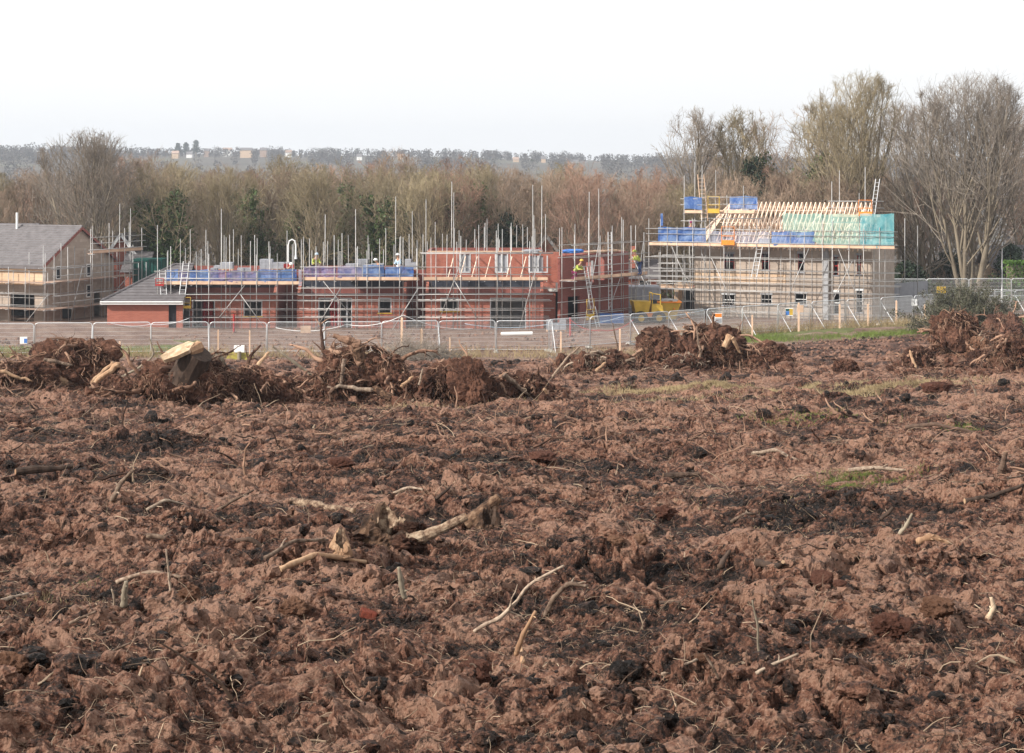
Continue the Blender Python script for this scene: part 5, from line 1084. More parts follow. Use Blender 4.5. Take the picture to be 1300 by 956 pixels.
# ---------------------------------------------------------------- foreground log remains and sticks
def log(px_pts, r, label, seed, mat='old_split_wood', lift=.5, nm='log', cat='log', sides=12, ends='old_split_wood', rough=.10):
    """a log or stick lying along points of the ground; px_pts = (px, py, lift in m)"""
    R = rs(seed); A0 = GS(*px_pts[0][:2]); up = len(px_pts[-1]) > 2 and px_pts[-1][2] > .075; B0 = A0 if up else GS(*px_pts[-1][:2]); P_ = []
    if not up and abs(B0[1] - A0[1]) > 1.2 * (abs(px_pts[0][0] - px_pts[-1][0]) + 60) * A0[1] / F: B0 = A0
    for k, q in enumerate(px_pts):
        f = k / (len(px_pts) - 1); Y = A0[1] * (1 - f) + B0[1] * f - (.04 * f if up else 0); b = P(q[0], q[1], Y)
        if not up: b[2] = max(b[2], float(surf(b[0], b[1])[0]) - r * .2) + r * lift
        P_.append(b)
    P_ = np.array(P_); n = max(9, len(P_) * 5); tt = np.linspace(0, len(P_) - 1, n); out = np.stack([np.interp(tt, range(len(P_)), P_[:, k]) for k in range(3)], -1)
    L = np.linalg.norm(P_[-1] - P_[0]); out[1:-1] += R.normal(0, .012 * L, (n - 2, 3)) * np.array([1, 1, .8])
    for _ in range(2): out[1:-1] = (out[:-2] + out[1:-1] * 2 + out[2:]) / 4
    rr = np.interp(np.linspace(0, 1, n), [0, .5, 1], [r, r * .88, r * .55]) * (1 + rough * R.normal(size=n))
    t = empty(nm, P_[0], label, cat, 'branches and logs lying on the soil' if nm != 'log' else 'log remains lying on the soil')
    Geo().tube(out, rr, sides, a=R.uniform(.2, .9)).obj('bark' if r > .02 else 'wood', M[mat], t, r < .03)
    if .005 < r < .035 and len(px_pts) > 2 and seed not in (46, 76):
        kk = Geo(); s_, d_, L_, r_ = sprout(R, out[None], rr[None], 4, .2, .95, .4, .9, .22, .4, .55, np.array([L])); pp, qq = grow(R, s_, d_, L_, np.maximum(r_, .002), 4, .18, (0, 0, -.05), .4); kk.tubes(pp, qq, 5, a=R.uniform(.2, .9)).obj('side_twigs', M[mat], t, True)
    if r > .02:
        for e, f in ((0, 1), (-1, -2)):
            d = unit(out[e] - out[f]); Geo().tube([out[e] - d * .004, out[e] + d * .005], [rr[e] * .82] * 2, sides).obj('cut_end', M[ends], t)
    return t
def chunk(px, py, wpx, hpx, label, seed, mat='bark', nm='rotten_stump', cat='stump', inner='flaky'):
    b = GS(px, py); s = b[1] / F; w, h = wpx * s, hpx * s; R = rs(seed); t = empty(nm, b, label, cat)
    # torn hollow shell: an open ring of ragged wood
    n, m = 110, 26; a = np.linspace(0, 2 * np.pi, n, endpoint=False); V = []
    top = h * (.72 + .6 * fbm2(a * 1.6, a * 0 + seed, seed, 5) + .0) * (1 + .38 * np.sin(a))
    for j in range(m):
        f = j / (m - 1); rad_ = w * .5 * (1.2 - .42 * f) * (1 + .16 * noise2(a * 2.5, f * 3 + 0 * a, seed) + .07 * noise2(a * 9, f * 5 + 0 * a, seed + 1)); V.append(np.stack([np.cos(a) * rad_ + f * w * .12, np.sin(a) * rad_ * .7, top * f - .04], -1))
    for j in range(m):
        f = 1 - j / (m - 1); rad_ = w * .5 * (.72 - .2 * f) * (1 + .12 * noise2(a * 3.5, f * 3 + 0 * a, seed + 3)); V.append(np.stack([np.cos(a) * rad_ + f * w * .12, np.sin(a) * rad_ * .7, top * f * .97 - .02], -1))
    V = np.array(V); Q = V.reshape(-1, 3); Q = Q + (unit(Q * (1, 1, .3)) * (.09 * w * fbm3(Q / w, 3.5, seed, 4, .65) + .05 * w * np.abs(fbm3(Q / w * (1, 1, .6), 9, seed + 4, 4)))[:, None]); V = Q.reshape(V.shape); idx = np.arange(2 * m * n).reshape(2 * m, n); nx = np.roll(idx, -1, 1); f4 = np.stack([idx[:-1], nx[:-1], nx[1:], idx[1:]], -1)
    g = Geo().add(V.reshape(-1, 3) + b, f4[:m].reshape(-1, 4)); g.obj('bark_shell', M[mat], t)
    g = Geo().add(V.reshape(-1, 3) + b, f4[m:].reshape(-1, 4)); g.obj('rotten_heart', M[inner], t)
    for j in range(7):   # crumbs of earth banked against it
        a_ = R.uniform(0, 6.28); v_, f_ = lump(4, 500 + j, .5, 1.6); c_ = b + (math.cos(a_) * w * .55, math.sin(a_) * w * .4 - .05, 0); c_[2] = float(surf(c_[0], c_[1])[0]) + .01
        o = Geo().add(v_ * R.uniform(.12, .24) * w * (1.2, 1, .7) + c_, None, f_).obj('banked_earth', M['root_soil'], t)
    return t
chunk(484, 694, 78, 46, 'torn hollow stump piece in the middle of the foreground', 3, mat='rotten')
log([(517, 690), (545, 684, .02), (592, 660, .05)], .048, 'peeling pale log leaning against the torn black stub', 11, 'flaky')
log([(370, 640), (400, 645), (450, 652)], .045, 'flaking log end left of the torn hollow stump piece', 12, 'flaky')
log([(592, 672), (612, 656, .03), (634, 636, .07)], .07, 'dark rotten root log rising right of the peeling pale log', 77, 'rotten', ends='dark_stick')
chunk(617, 672, 34, 26, 'blackened hollow stub at the upper end of the peeling log', 6, mat='rotten', inner='dark_stick')
chunk(430, 700, 26, 22, 'brown rotted knob just below left of the torn hollow stump piece', 9, mat='old_split_wood')
ST = [  # points, radius, material, label
    ([(142, 636), (152, 615, .10), (170, 596, .22)], .020, 'stick', 'pale upright broken branch at the left of the foreground'),
    ([(186, 650), (210, 652, .02), (236, 643, .05)], .013, 'stick', 'short pale stick right of the upright broken branch'),
    ([(275, 648), (295, 636, .03), (322, 622, .08)], .012, 'stick', 'curved stick above the dark hollow left of centre'),
    ([(186, 683), (214, 697, .03), (250, 716, .03), (286, 734)], .015, 'stick', 'long forked stick with a yellow cut end at lower left'),
    ([(300, 690), (318, 703, .05), (338, 728, .02)], .016, 'dark_stick', 'dark stick crossing the end of the long straight branch'),
    ([(336, 712), (372, 702, .03), (416, 688, .06)], .012, 'stick', 'long straight grey branch left of centre'),
    ([(356, 728), (400, 722), (464, 717, .03)], .017, 'old_split_wood', 'thick bleached branch below the long straight grey branch'),
    ([(148, 742), (190, 735, .03), (236, 738)], .012, 'stick', 'wavy stick lying at the lower left'),
    ([(217, 752), (214, 725, .12), (211, 697, .25)], .006, 'stick', 'thin upright stalk at the lower left'),
    ([(157, 770), (158, 755, .06), (160, 738, .14)], .016, 'bark', 'stubby brown post like root at the lower left'),
    ([(145, 772), (145, 762, .05), (142, 748, .12)], .006, 'stick', 'thin forked twig beside the stubby root'),
    ([(88, 795), (104, 786, .02), (122, 778, .04)], .006, 'stick', 'small curved twig near the left of the frame'),
    ([(0, 765), (18, 760), (36, 755)], .008, 'stick', 'pale twig at the left edge'),
    ([(514, 760), (509, 740, .08), (506, 720, .19)], .015, 'bark', 'mossy upright stick in the centre foreground'),
    ([(602, 802), (640, 782, .03), (668, 745, .10), (716, 718, .20)], .010, 'stick', 'longest bent pale branch right of centre'),
    ([(655, 832), (662, 808, .05), (680, 776, .12)], .012, 'old_split_wood', 'brown forked root left of the hooked branch'),
    ([(692, 782), (704, 758, .10), (722, 740, .22), (746, 744, .20)], .014, 'stick', 'hooked pale branch right of centre'),
    ([(664, 845), (662, 826, .03)], .010, 'old_split_wood', 'short root stub at the bottom centre'),
    ([(836, 768), (880, 764, .02), (916, 758, .03), (936, 760)], .009, 'dark_stick', 'thin dark stick lying left of the thin upright stalk'),
    ([(965, 832), (962, 800, .08), (955, 762, .22)], .006, 'bark', 'thin upright stalk right of the lying dark stick'),
    ([(928, 666), (945, 660, .02), (960, 655, .04)], .014, 'stick', 'short pale stick above the dark branch stub'),
    ([(960, 722), (985, 726), (994, 720, .02)], .022, 'dark_stick', 'dark branch stub left of the square red stone'),
    ([(914, 724), (918, 716, .03), (928, 708, .06)], .016, 'dark_stick', 'small dark stub left of the dark branch stub'),
    ([(955, 578), (985, 582), (1014, 588, .02)], .018, 'stick', 'pale stick in the right middle of the field'),
    ([(842, 608), (862, 607, .02), (888, 605)], .030, 'dark_stick', 'black stick in the right middle of the field'),
    ([(1142, 678), (1150, 668, .06), (1158, 652, .12)], .013, 'bark', 'upright root stub at the right'),
    ([(1118, 662), (1128, 654, .03), (1134, 646, .05)], .016, 'dark_stick', 'dark root end left of the upright root stub'),
    ([(1164, 692), (1184, 690, .03), (1206, 696)], .022, 'old_split_wood', 'split yellow root at the right'),
    ([(1225, 640), (1262, 640, .03), (1300, 630, .06)], .020, 'dark_stick', 'long dark root running out at the right edge'),
    ([(1232, 622), (1262, 620, .02), (1300, 612, .03)], .012, 'stick', 'thin straw coloured stick above the long dark root'),
    ([(1270, 600), (1274, 588, .06), (1277, 574, .14)], .028, 'dark_stick', 'dark upright snag near the right edge'),
    ([(960, 860), (972, 850), (1014, 832, .03)], .007, 'stick', 'brown twig at the bottom right of centre'),
    ([(840, 858), (880, 842, .03), (894, 836, .05)], .006, 'stick', 'arching twig over the yellow stones at the bottom'),
    ([(912, 862), (906, 848, .05), (894, 830, .11)], .005, 'stick', 'thin twig crossing the arching twig at the bottom'),
    ([(1254, 790), (1262, 775, .04), (1258, 762, .07)], .015, 'split_wood', 'pale splintered wood at the right edge of the foreground'),
    ([(96, 844), (130, 835, .02), (166, 818, .04)], .006, 'stick', 'thin dark twig near the bottom left corner'),
    ([(545, 640), (560, 628, .05), (572, 618, .10)], .013, 'dark_stick', 'small broken branch behind the peeling log'),
    ([(500, 628), (520, 620, .04), (537, 624, .03)], .012, 'stick', 'pale arched stick behind the torn hollow stump piece'),
    ([(152, 480), (172, 470, .25), (196, 452, .55), (190, 430, 1.1)], .03, 'bark', 'crooked dark branch standing up left of the sawn stump'),
    ([(400, 480), (385, 468, .3), (362, 452, .7), (346, 440, .95)], .035, 'bark', 'dark crooked branch reaching left before the fence'),
    ([(700, 480), (722, 452, .3), (736, 440, .45)], .03, 'stick', 'pale forked branch in front of the site fence'),
    ([(783, 470), (784, 440, .5), (778, 410, 1.3)], .025, 'stick', 'thin pale stalk left of the round dark stump'),
    ([(1240, 505), (1236, 492, .3), (1228, 480, .6)], .02, 'stick', 'thin bleached branch below the right root curtain'),
    ([(1150, 545), (1188, 540, .05), (1236, 552)], .028, 'dark_stick', 'long grey log on the ridge at the right'),
    ([(20, 605), (60, 600), (92, 600)], .035, 'dark_stick', 'dark flat branch at the left edge of the field'),
    ([(1078, 600), (1110, 596), (1150, 600)], .02, 'stick', 'twiggy stem lying in the green weeds'),
]
for i, (pts, r, mt, lab) in enumerate(ST): log(pts, r * 1.25, lab, 40 + i, mt, .9, 'branch', 'branch', 7 if r < .02 else 10)
def stone(px, py, wpx, label, seed, mat, nm='stone', flat=.7, sub=4, amp=.22, box=None):
    b = GS(px, py); s = b[1] / F; r = wpx * s / 2; z = float(np.asarray(surf(b[0], b[1])).ravel()[0])
    if box: 
        v, f = ICO[4]; v = np.sign(v) * np.abs(v) ** .25; v = v * np.array(box) * (1 + .03 * fbm3(v, 3, seed, 3))[:, None]; c, q = math.cos(.35), math.sin(.35); v = v @ np.array([[c, 0, -.25], [0, 1, 0], [q * .6, 0, 1]])
    else: v, f = lump(sub, seed, amp, 1.2); v = v * r * np.array([1, .8, flat])
    o = Geo().add(v + (b[0], b[1], max(z, b[2] - .02) + r * .3), None, f).obj(nm, M[mat], None, False, loc=(b[0], b[1], z)); return tag(o, label, 'brick' if box else 'stone', 'stones and lumps lying on the soil')
stone(1043, 742, 36, 'square red stone in the right foreground', 7, 'stone_red', amp=.1)
stone(1066, 744, 18, 'small red stone touching the square red stone', 8, 'stone_red', amp=.12)
stone(468, 785, 30, 'broken red brick lying in the centre foreground', 9, 'brick_lump', 'brick_fragment', box=(.052, .04, .022))
stone(812, 690, 24, 'tan lump right of centre', 12, 'clod_tan'); stone(782, 692, 22, 'smaller tan lump left of the tan lump', 13, 'clod_tan')
stone(890, 852, 22, 'yellowish stone at the bottom under the arching twig', 14, 'clod_tan', flat=.6); stone(1190, 785, 46, 'large crumbly orange clod at the right', 15, 'clod_tan', 'clod', amp=.4)
stone(1130, 805, 50, 'wide reddish clod at the lower right', 16, 'stone_red', 'clod', amp=.45); stone(372, 780, 40, 'rounded tan clod left of the broken brick', 17, 'clod_tan', 'clod', amp=.35)
stone(18, 855, 50, 'orange lump in the bottom left corner', 18, 'clod_tan', 'clod', amp=.4); stone(435, 592, 34, 'flat reddish slab of earth in the upper middle field', 19, 'stone_red', 'clod', .4)
stone(690, 585, 40, 'long red slab of earth right of the reddish slab', 20, 'stone_red', 'clod', .35); stone(600, 860, 46, 'rounded red clod at the bottom centre', 21, 'stone_red', 'clod', amp=.4)
stone(240, 760, 34, 'brown clod below the thin upright stalk at left', 23, 'clod_tan', 'clod', amp=.4); stone(1190, 500, 40, 'reddish earth bank lump on the right ridge', 24, 'stone_red', 'clod', .5)
stone(845, 662, 28, 'pinkish lump right of the tan lumps', 25, 'stone_red', 'clod', amp=.4)
# ---------------------------------------------------------------- grass and weeds
def blades(name, mat, label, areas, seed, h0, h1, r=.004, pxdist=None):
    """areas: (px, py, half width px, half height px, count) or (x, Y, sx, sY, count, 'w')"""
    R = rs(seed); g = Geo()
    for a in areas:
        n = a[4]
        if len(a) == 6: x = a[0] + R.normal(0, a[2], n); Y = a[1] + R.normal(0, a[3], n)
        elif len(a) == 7: x = R.uniform(a[0], a[1], n); Y = a[2] + (x - a[5]) * a[6] + R.normal(0, a[3], n)
        else: b = G(a[0], a[1]); c = G(a[0], a[1] - a[3]); x = b[0] + R.normal(0, a[2] * b[1] / F, n); Y = b[1] + R.normal(0, max(.02, (c[1] - b[1]) * .6), n)
        keep = fbm2(x / .7, Y / .7, seed, 3) > -.25; x, Y = x[keep], Y[keep]; k = len(x)
        z = np.where(Y < 120, surf(x, Y), gh(x, Y)) - .02; d = R.normal(0, .35, (k, 3)); d[:, 2] = 1
        hs_ = np.clip(Y / 32, .25, 1); p, q = grow(R, np.stack([x, Y, z], -1), d, R.uniform(h0, h1, k) * hs_, r * np.clip(Y / 32, .35, 1), 3, .18, (0, 0, -.08), .3); g.tubes(p, q, 3)
    return tag(g.obj(name, M[mat]), label, None, None, 'stuff')
blades('grass', 'grass_blade', 'green grass strip in front of the fence on the right and patches', [(12, 40, 131.5, 1.3, 26000, 12, .52), (-27.5, -20.5, 127.0, 1.6, 30000, -24, 0), (-36, -30, 124.5, 1.2, 9000, -24, 0)], 3, .12, .35, .014)
blades('weeds', 'grass_blade', 'small green weeds sprouting among the clods', [(1070, 612, 10, 4, 2600), (1110, 606, 30, 5, 2200), (1216, 545, 12, 4, 900), (1010, 540, 60, 4, 700), (370, 728, 4, 3, 30), (60, 760, 30, 8, 250), (110, 735, 16, 6, 200), (500, 510, 10, 4, 100), (230, 500, 14, 6, 300)], 4, .04, .12, .0035)
blades('dry_grass', 'dry_blade', 'dry straw coloured grass in thin patches on the field', [(700, 516, 160, 1.0, 1500), (990, 497, 130, 2.2, 12000), (900, 500, 60, 2, 4500), (1120, 500, 60, 2, 4500), (50, 790, 50, 8, 350), (960, 655, 60, 10, 300)], 5, .05, .16, .006)
blades('dead_stalks', 'dry_blade', 'dead brown grass and stalks along the foot of the fence', [(8, 36, 132.5, .7, 5200, 8, .60), (-34, 8, 121.8, .5, 3200, 0, 0)], 6, .35, .95, .012)

def bank(name, mat, label, seed, rows, n, s0, s1):
    R = rs(seed); g = Geo()
    for (xa, ya, xb, yb, wd) in rows:
        k = int(n * abs(xb - xa) / 400); f = R.uniform(0, 1, k); px = xa + (xb - xa) * f; b = G((xa + xb) / 2, (ya + yb) / 2); Y = b[1] + R.normal(0, wd, k); x = X_(px, Y); z = surf(x, Y); keep = fbm2(x / 1.2, Y / 1.2, seed, 3) > -.3; x, Y, z = x[keep], Y[keep], z[keep]; m = len(x)
        s = s0 * (s1 / s0) ** (R.uniform(0, 1, m) ** 2)
        for var in range(6):
            q = np.arange(m) % 6 == var; bv, bf = lump(2, 300 + var, .6, 1.6); kk = q.sum(); V = np.einsum('kij,nj->kni', rots(R, kk), bv) * s[q][:, None, None] * R.uniform(.5, 1.2, (kk, 1, 3)) + np.stack([x[q], Y[q], z[q] + s[q] * R.uniform(0, .8, kk)], -1)[:, None]
            g.add(V.reshape(-1, 3), None, (bf[None] + (np.arange(kk) * len(bv))[:, None, None]).reshape(-1, 3), np.repeat(R.uniform(0, 1, kk), len(bv)))
    return tag(g.obj(name, M[mat]), label, None, None, 'stuff')
bank('earth_spoil', 'root_soil', 'loose broken earth heaped along the row of stumps', 401, [(-20, 500, 720, 512, 2.2), (690, 474, 1020, 470, 2.5), (1130, 474, 1330, 468, 2.5)], 900, .03, .20)
R = rs(402); g = Geo()
for (xa, ya, xb, yb, wd, n) in ((-20, 503, 720, 514, 2.2, 3600), (690, 476, 1020, 472, 3, 2200), (1130, 476, 1330, 470, 3, 1500), (-20, 540, 1330, 540, 6, 1800)):
    b = G((xa + xb) / 2, (ya + yb) / 2); Y = b[1] + R.normal(0, wd, n); x = X_(R.uniform(xa, xb, n), Y); d = R.normal(size=(n, 3)); d[:, 2] = np.abs(d[:, 2]) * .3
    p, q = grow(R, np.stack([x, Y, surf(x, Y) + .02], -1), d, R.uniform(.08, .5, n), .004 + .018 * R.uniform(0, 1, n) ** 3, 5, .25, (0, 0, -.08), .4); g.tubes(p, q, 4, a=R.uniform(0, 1, n))
tag(g.obj('root_debris', M['root']), 'snapped roots and sticks strewn along the row of stumps', None, None, 'stuff')
# ---------------------------------------------------------------- mesh fence panels on feet
def fence_pt(sv):   # distance along the fence line -> point, direction
    pts = [(-36.5, 122.2), (1.5, 124.6), (20.0, 140.5), (33.0, 150.2), (50.0, 160.5)]
    for a, b in zip(pts[:-1], pts[1:]):
        L = math.hypot(b[0] - a[0], b[1] - a[1])
        if sv <= L or b == pts[-1]: f = sv / L; return (a[0] + (b[0] - a[0]) * f, a[1] + (b[1] - a[1]) * f, math.atan2(b[1] - a[1], b[0] - a[0]))
        sv -= L
PW, PH = 3.5, 2.0
def panel_meshes():
    g = Geo(); r = .024; c = .18
    g.tube([(0, 0, .1), (0, 0, PH - c), (c * .3, 0, PH - c * .3), (c, 0, PH), (PW - c, 0, PH), (PW - c * .3, 0, PH - c * .3), (PW, 0, PH - c), (PW, 0, .1)], .028, 6); fr_ = g.mesh('panel_frame', M['galv'], True)
    g = Geo(); n = 70
    xs = np.linspace(.04, PW - .04, n); p = np.stack([np.stack([xs, 0 * xs, 0 * xs + .2], -1), np.stack([xs, 0 * xs, 0 * xs + PH - .03], -1)], 1); g.tubes(p, np.full((n, 2), .0044), 3)
    zs = np.concatenate([np.linspace(.2, PH - .06, 8)]); p = np.stack([np.stack([0 * zs + .02, 0 * zs, zs], -1), np.stack([0 * zs + PW - .02, 0 * zs, zs], -1)], 1); g.tubes(p, np.full((8, 2), .0055), 3)
    me = g.mesh('panel_wires', M['galv']); rail = Geo().tube([(0, 0, .2), (PW, 0, .2)], .018, 6).mesh('bottom_rail', M['galv'])
    foot = Geo().hexa([(-.36, -.12, 0), (.36, -.12, 0), (.36, .12, 0), (-.36, .12, 0), (-.30, -.09, .13), (.30, -.09, .13), (.30, .09, .13), (-.30, .09, .13)]).mesh('foot_block', M['concrete'])
    brace = Geo().tube([(0, -.02, PH * .82), (.12, -1.25, .05)], .022, 6).mesh('prop', M['galv'])
    return fr_, me, rail, foot, brace
PM = panel_meshes(); R = rs(12); sv = 0.0
spots_ = ['beyond the left edge of the view', 'below the tiled block house', 'left of the leftmost root heap', 'behind the brown root mass', 'left part of the green bank', 'right part of the green bank', 'left of the sawn stump', 'behind the sawn slab', 'behind the small broken stump', 'by the mossy yellow block', 'behind the dark root plate', 'left of the tallest root tower', 'behind the tallest root tower', 'by the grey brushwood', 'behind the smooth earth face', 'left of the white sheet roll', 'before the dark brick shell', 'left of the yellow dumper', 'before the yellow dumper', 'at the garage wing', 'at the left corner of the block house', 'below the second window of the block house', 'by the blue and green notice', 'right of the tan board', 'before the middle of the block house', 'before the right part of the block house', 'before the last window of the block house', 'before the grey hoarding', 'right of the grey hoarding', 'behind the ragged red root mass', 'behind the round bush', 'right of the round bush', 'at the right edge of the view', 'beyond the right edge']
for i in range(27):
    x, y, a = fence_pt(sv); sv += PW + .06
    t = empty('fence_panel', (x, y, float(gh(x, y))), f'wire mesh fence panel, {ORD[i]} from the left along the field edge', 'fence panel', 'mesh fence panels along the edge of the field', a + R.normal(0, .02)); t.rotation_euler[1] = R.normal(0, .006); t.rotation_euler[0] = R.normal(0, .02)
    link('frame', PM[0], t); link('wire_mesh', PM[1], t); link('bottom_rail', PM[2], t)
    link('foot', PM[3], t, (0, 0, 0), (0, 0, 1.57)); link('foot', PM[3], t, (PW, 0, 0), (0, 0, 1.57))
    if i % 2 == 0 or i > 13: link('prop', PM[4], t, (.02 if i > 13 else PW, 0, 0))
# a second line of panels behind, by the lane
for i in range(9):
    x, y = X_(1118, 166) + i * 3.56, 164.5 + .2 * i
    t = empty('fence_panel', (x, y, 0), f'wire mesh fence panel by the lane, {ORD[i]} from the left in the rear line', 'fence panel', 'mesh fence panels along the lane', R.normal(0, .03)); t.scale = (1, 1, 1.15)
    link('frame', PM[0], t); link('wire_mesh', PM[1], t); link('foot', PM[3], t, (0, 0, 0), (0, 0, 1.57))
# timber posts
for i, (px, Y, h, w, lab) in enumerate(((510, 122, 2.35, .13, 'tall raw timber post left of the shorter one, behind the tallest root tower'), (535, 122.6, 1.6, .16, 'shorter thick timber post right of the tall one'), (571, 121.5, 1.2, .09, 'low weathered post behind the smooth earth face'), (712, 122, 1.5, .1, 'thin timber post before the dark brick shell'), (787, 124, 1.5, .1, 'thin timber post left of the yellow dumper'), (955, 134, 1.6, .1, 'leftmost timber post in front of the block house'), (1014, 137, 2.2, .12, 'timber post carrying the tan board'), (1066, 140, 1.9, .11, 'timber post before the middle of the block house'), (1102, 143, 1.7, .11, 'timber post before the right part of the block house'), (1138, 145, 1.8, .11, 'timber post before the grey hoarding'), (1174, 148, 1.3, .11, 'timber post at the end of the grass strip'), (277, 121, 1.7, .08, 'thin grey post right of the sawn slab'), (317, 120.5, 1.7, .08, 'thin grey post right of the mossy yellow block'), (152, 121, 1.0, .1, 'short post at the green bank'))):
    x = X_(px, Y); z = float(gh(x, Y)); t = empty('timber_post', (x, Y, z), lab, 'post', 'timber posts along the fence')
    part('shaft', 'board', t, lambda g: g.box(x - w / 2, x + w / 2, Y - w / 2, Y + w / 2, z - .1, z + h)); part('pointed_top', 'board', t, lambda g: g.add([(x - w / 2, Y - w / 2, z + h + .002), (x + w / 2, Y - w / 2, z + h + .002), (x + w / 2, Y + w / 2, z + h + .002), (x - w / 2, Y + w / 2, z + h + .002), (x, Y, z + h + w * .5)], [[3, 2, 1, 0]], [[0, 1, 4], [1, 2, 4], [2, 3, 4], [3, 0, 4]]))
# ropes and tape between posts
def rope(pts, r, mat, label, sag=.35, nm='rope'):
    P_ = []
    for (a, b) in zip(pts[:-1], pts[1:]):
        for f in np.linspace(0, 1, 14)[:-1]: q = np.array(a) * (1 - f) + np.array(b) * f; q[2] -= sag * 4 * f * (1 - f); P_.append(q)
    P_.append(np.array(pts[-1])); return tag(Geo().tube(P_, r, 5).obj(nm, M[mat], None, True), label, nm)
rope([P(350, 416, 125), P(440, 412, 124), P(512, 400, 122), P(600, 417, 125)], .018, 'white_plastic', 'white slack rope slung over the tall timber post', .3)
rope([P(590, 411, 127), P(700, 411, 128), P(790, 402, 130), P(900, 392, 138)], .018, 'pale_blue_cloth', 'pale blue rope along the fence before the yellow dumper', .25)
rope([P(722, 404, 134), P(762, 419, 134), P(804, 406, 135)], .03, 'red_paint', 'red and white tape sagging before the dark brick shell', .3, 'barrier_tape')
rope([P(140, 410, 123), P(190, 412, 123), P(240, 404, 123)], .02, 'galv', 'grey cable along the fence left of the sawn stump', .15, 'cable')
# signs and boards on the fence
def sign(px, py, Y, w, h, mat, label, nm='sign', marks=None):
    c = P(px, py, Y); t = empty(nm, c, label, 'sign' if nm == 'sign' else 'board'); x, y, z = c
    part('plate', mat, t, lambda g: g.box(x - w / 2, x + w / 2, y - .012, y + .012, z - h / 2, z + h / 2))
    for m, (a, b, c_, d) in (marks or []): part('printed_band', m, t, lambda g: g.box(x - w / 2 + a * w, x - w / 2 + b * w, y - .018, y - .0125, z - h / 2 + c_ * h, z - h / 2 + d * h))
    return t
sign(30, 432, 121.9, .45, .42, 'white_paint', 'small white and blue notice on the fence at the far left', marks=[('blue_paint', (.55, .98, .1, .75))])
sign(1002, 396, 139.2, .52, .55, 'white_paint', 'blue green and yellow notice on the fence before the block house', marks=[('blue_paint', (.02, .5, .1, .6)), ('green_paint', (.02, .5, .62, .9)), ('yellow_paint', (.52, .97, .1, .9))])
sign(1016, 392, 139.6, .45, .5, 'board', 'square tan board beside the blue and green notice', 'board')
sign(912, 404, 133.5, .5, .7, 'white_paint', 'white and orange notice near the left corner of the block house', marks=[('orange_paint', (.05, .95, .6, .95)), ('grey_panel', (.05, .95, .05, .5))])
sign(1195, 368, 163.8, .75, .55, 'yellow_paint', 'plain yellow sign on the rear fence by the largest tree')
sign(388, 418, 123.8, .62, .45, 'board', 'tan board fixed to the fence between two shells', 'board')
sign(1161, 384, 150, .42, .5, 'white_plastic', 'small white sign before the grey hoarding')
sign(881, 333, 158, .01, .01, 'white_paint', 'tiny') if False else None
# mossy yellow block with white box
c = np.array([X_(304, 120.5), 120.5, 0.0]); c[2] = float(gh(c[0], c[1])) - .02; t = empty('valve_marker', c, 'mossy yellow block with a white box on top, right of the sawn stump', 'marker')
part('base', 'moss_yellow', t, lambda g: g.hexa([tuple(c + q) for q in [(-.85, -.4, 0), (.85, -.4, 0), (.85, .4, 0), (-.85, .4, 0), (-.5, -.25, .42), (.45, -.25, .38), (.45, .25, .38), (-.5, .25, .42)]]))
part('white_box', 'white_paint', t, lambda g: g.box(c[0] - .32, c[0] + .3, c[1] - .15, c[1] + .15, .43 + c[2], .84 + c[2])); part('cap', 'bark', t, lambda g: g.tube([tuple(c + (.05, -.42, 0)), tuple(c + (.05, -.42, .5))], .12, 8))
# white roll of sheet, small pallets
c = P(655, 424, 133); t = empty('sheet_roll', c, 'white rolled plastic sheet lying inside the fence', 'roll'); part('roll', 'white_plastic', t, lambda g: g.tube([c + (-1.0, 0, 0), c + (0, .02, .02), c + (1.1, .1, .03)], .13, 10)); part('core', 'board', t, lambda g: g.tube([c + (-1.04, 0, 0), c + (-.9, 0, 0)], .05, 8))
# lamp posts
x, Y = X_(1272, 168), 168; t = empty('lamp_post', (x, Y, 0), 'pale grey street lamp right of the largest bare tree', 'street lamp')
part('column', 'galv', t, lambda g: g.tube([(x, Y, 0), (x, Y, 1.2), (x, Y, 1.25), (x, Y, 5.3)], [.09, .09, .06, .05], 10, False)); part('arm', 'galv', t, lambda g: g.tube([(x, Y, 5.25), (x - .1, Y, 5.38), (x - .3, Y, 5.36)], .04, 8)); part('lamp_head', 'white_plastic', t, lambda g: g.hexa([(x - .75, Y - .14, 5.22), (x - .1, Y - .12, 5.30), (x - .1, Y + .12, 5.30), (x - .75, Y + .14, 5.22), (x - .7, Y - .1, 5.34), (x - .1, Y - .08, 5.46), (x - .1, Y + .08, 5.46), (x - .7, Y + .1, 5.34)]))
x, Y = X_(366, 158), 158; t = empty('hooped_lamp', (x, Y, 0), 'white hooped lamp standing behind the blue sheeted scaffold', 'street lamp'); zt = Z_(304, Y)
part('hoop', 'white_plastic', t, lambda g: g.tube([(x, Y, 0), (x, Y, zt - .45), (x + .08, Y, zt - .12), (x + .3, Y, zt), (x + .52, Y, zt - .12), (x + .6, Y, zt - .45), (x + .6, Y, zt - 1.2)], .06, 8)); part('lamp', 'galv', t, lambda g: g.tube([(x + .6, Y, zt - 1.2), (x + .6, Y, zt - 1.55)], [.07, .13], 10))
# railing of the lane
t = empty('railing', (X_(1200, 170), 170, 0), 'long grey metal railing along the lane behind the largest tree', 'railing')
for z in (1.05, .55): part('rail', 'galv', t, lambda g: g.tube([(X_(1196, 170), 170, z), (X_(1390, 170), 170, z)], .035, 6))
for i in range(9): xx = X_(1200 + i * 21, 170); part('post', 'galv', t, lambda g: g.tube([(xx, 170, 0), (xx, 170, 1.05)], .035, 6))
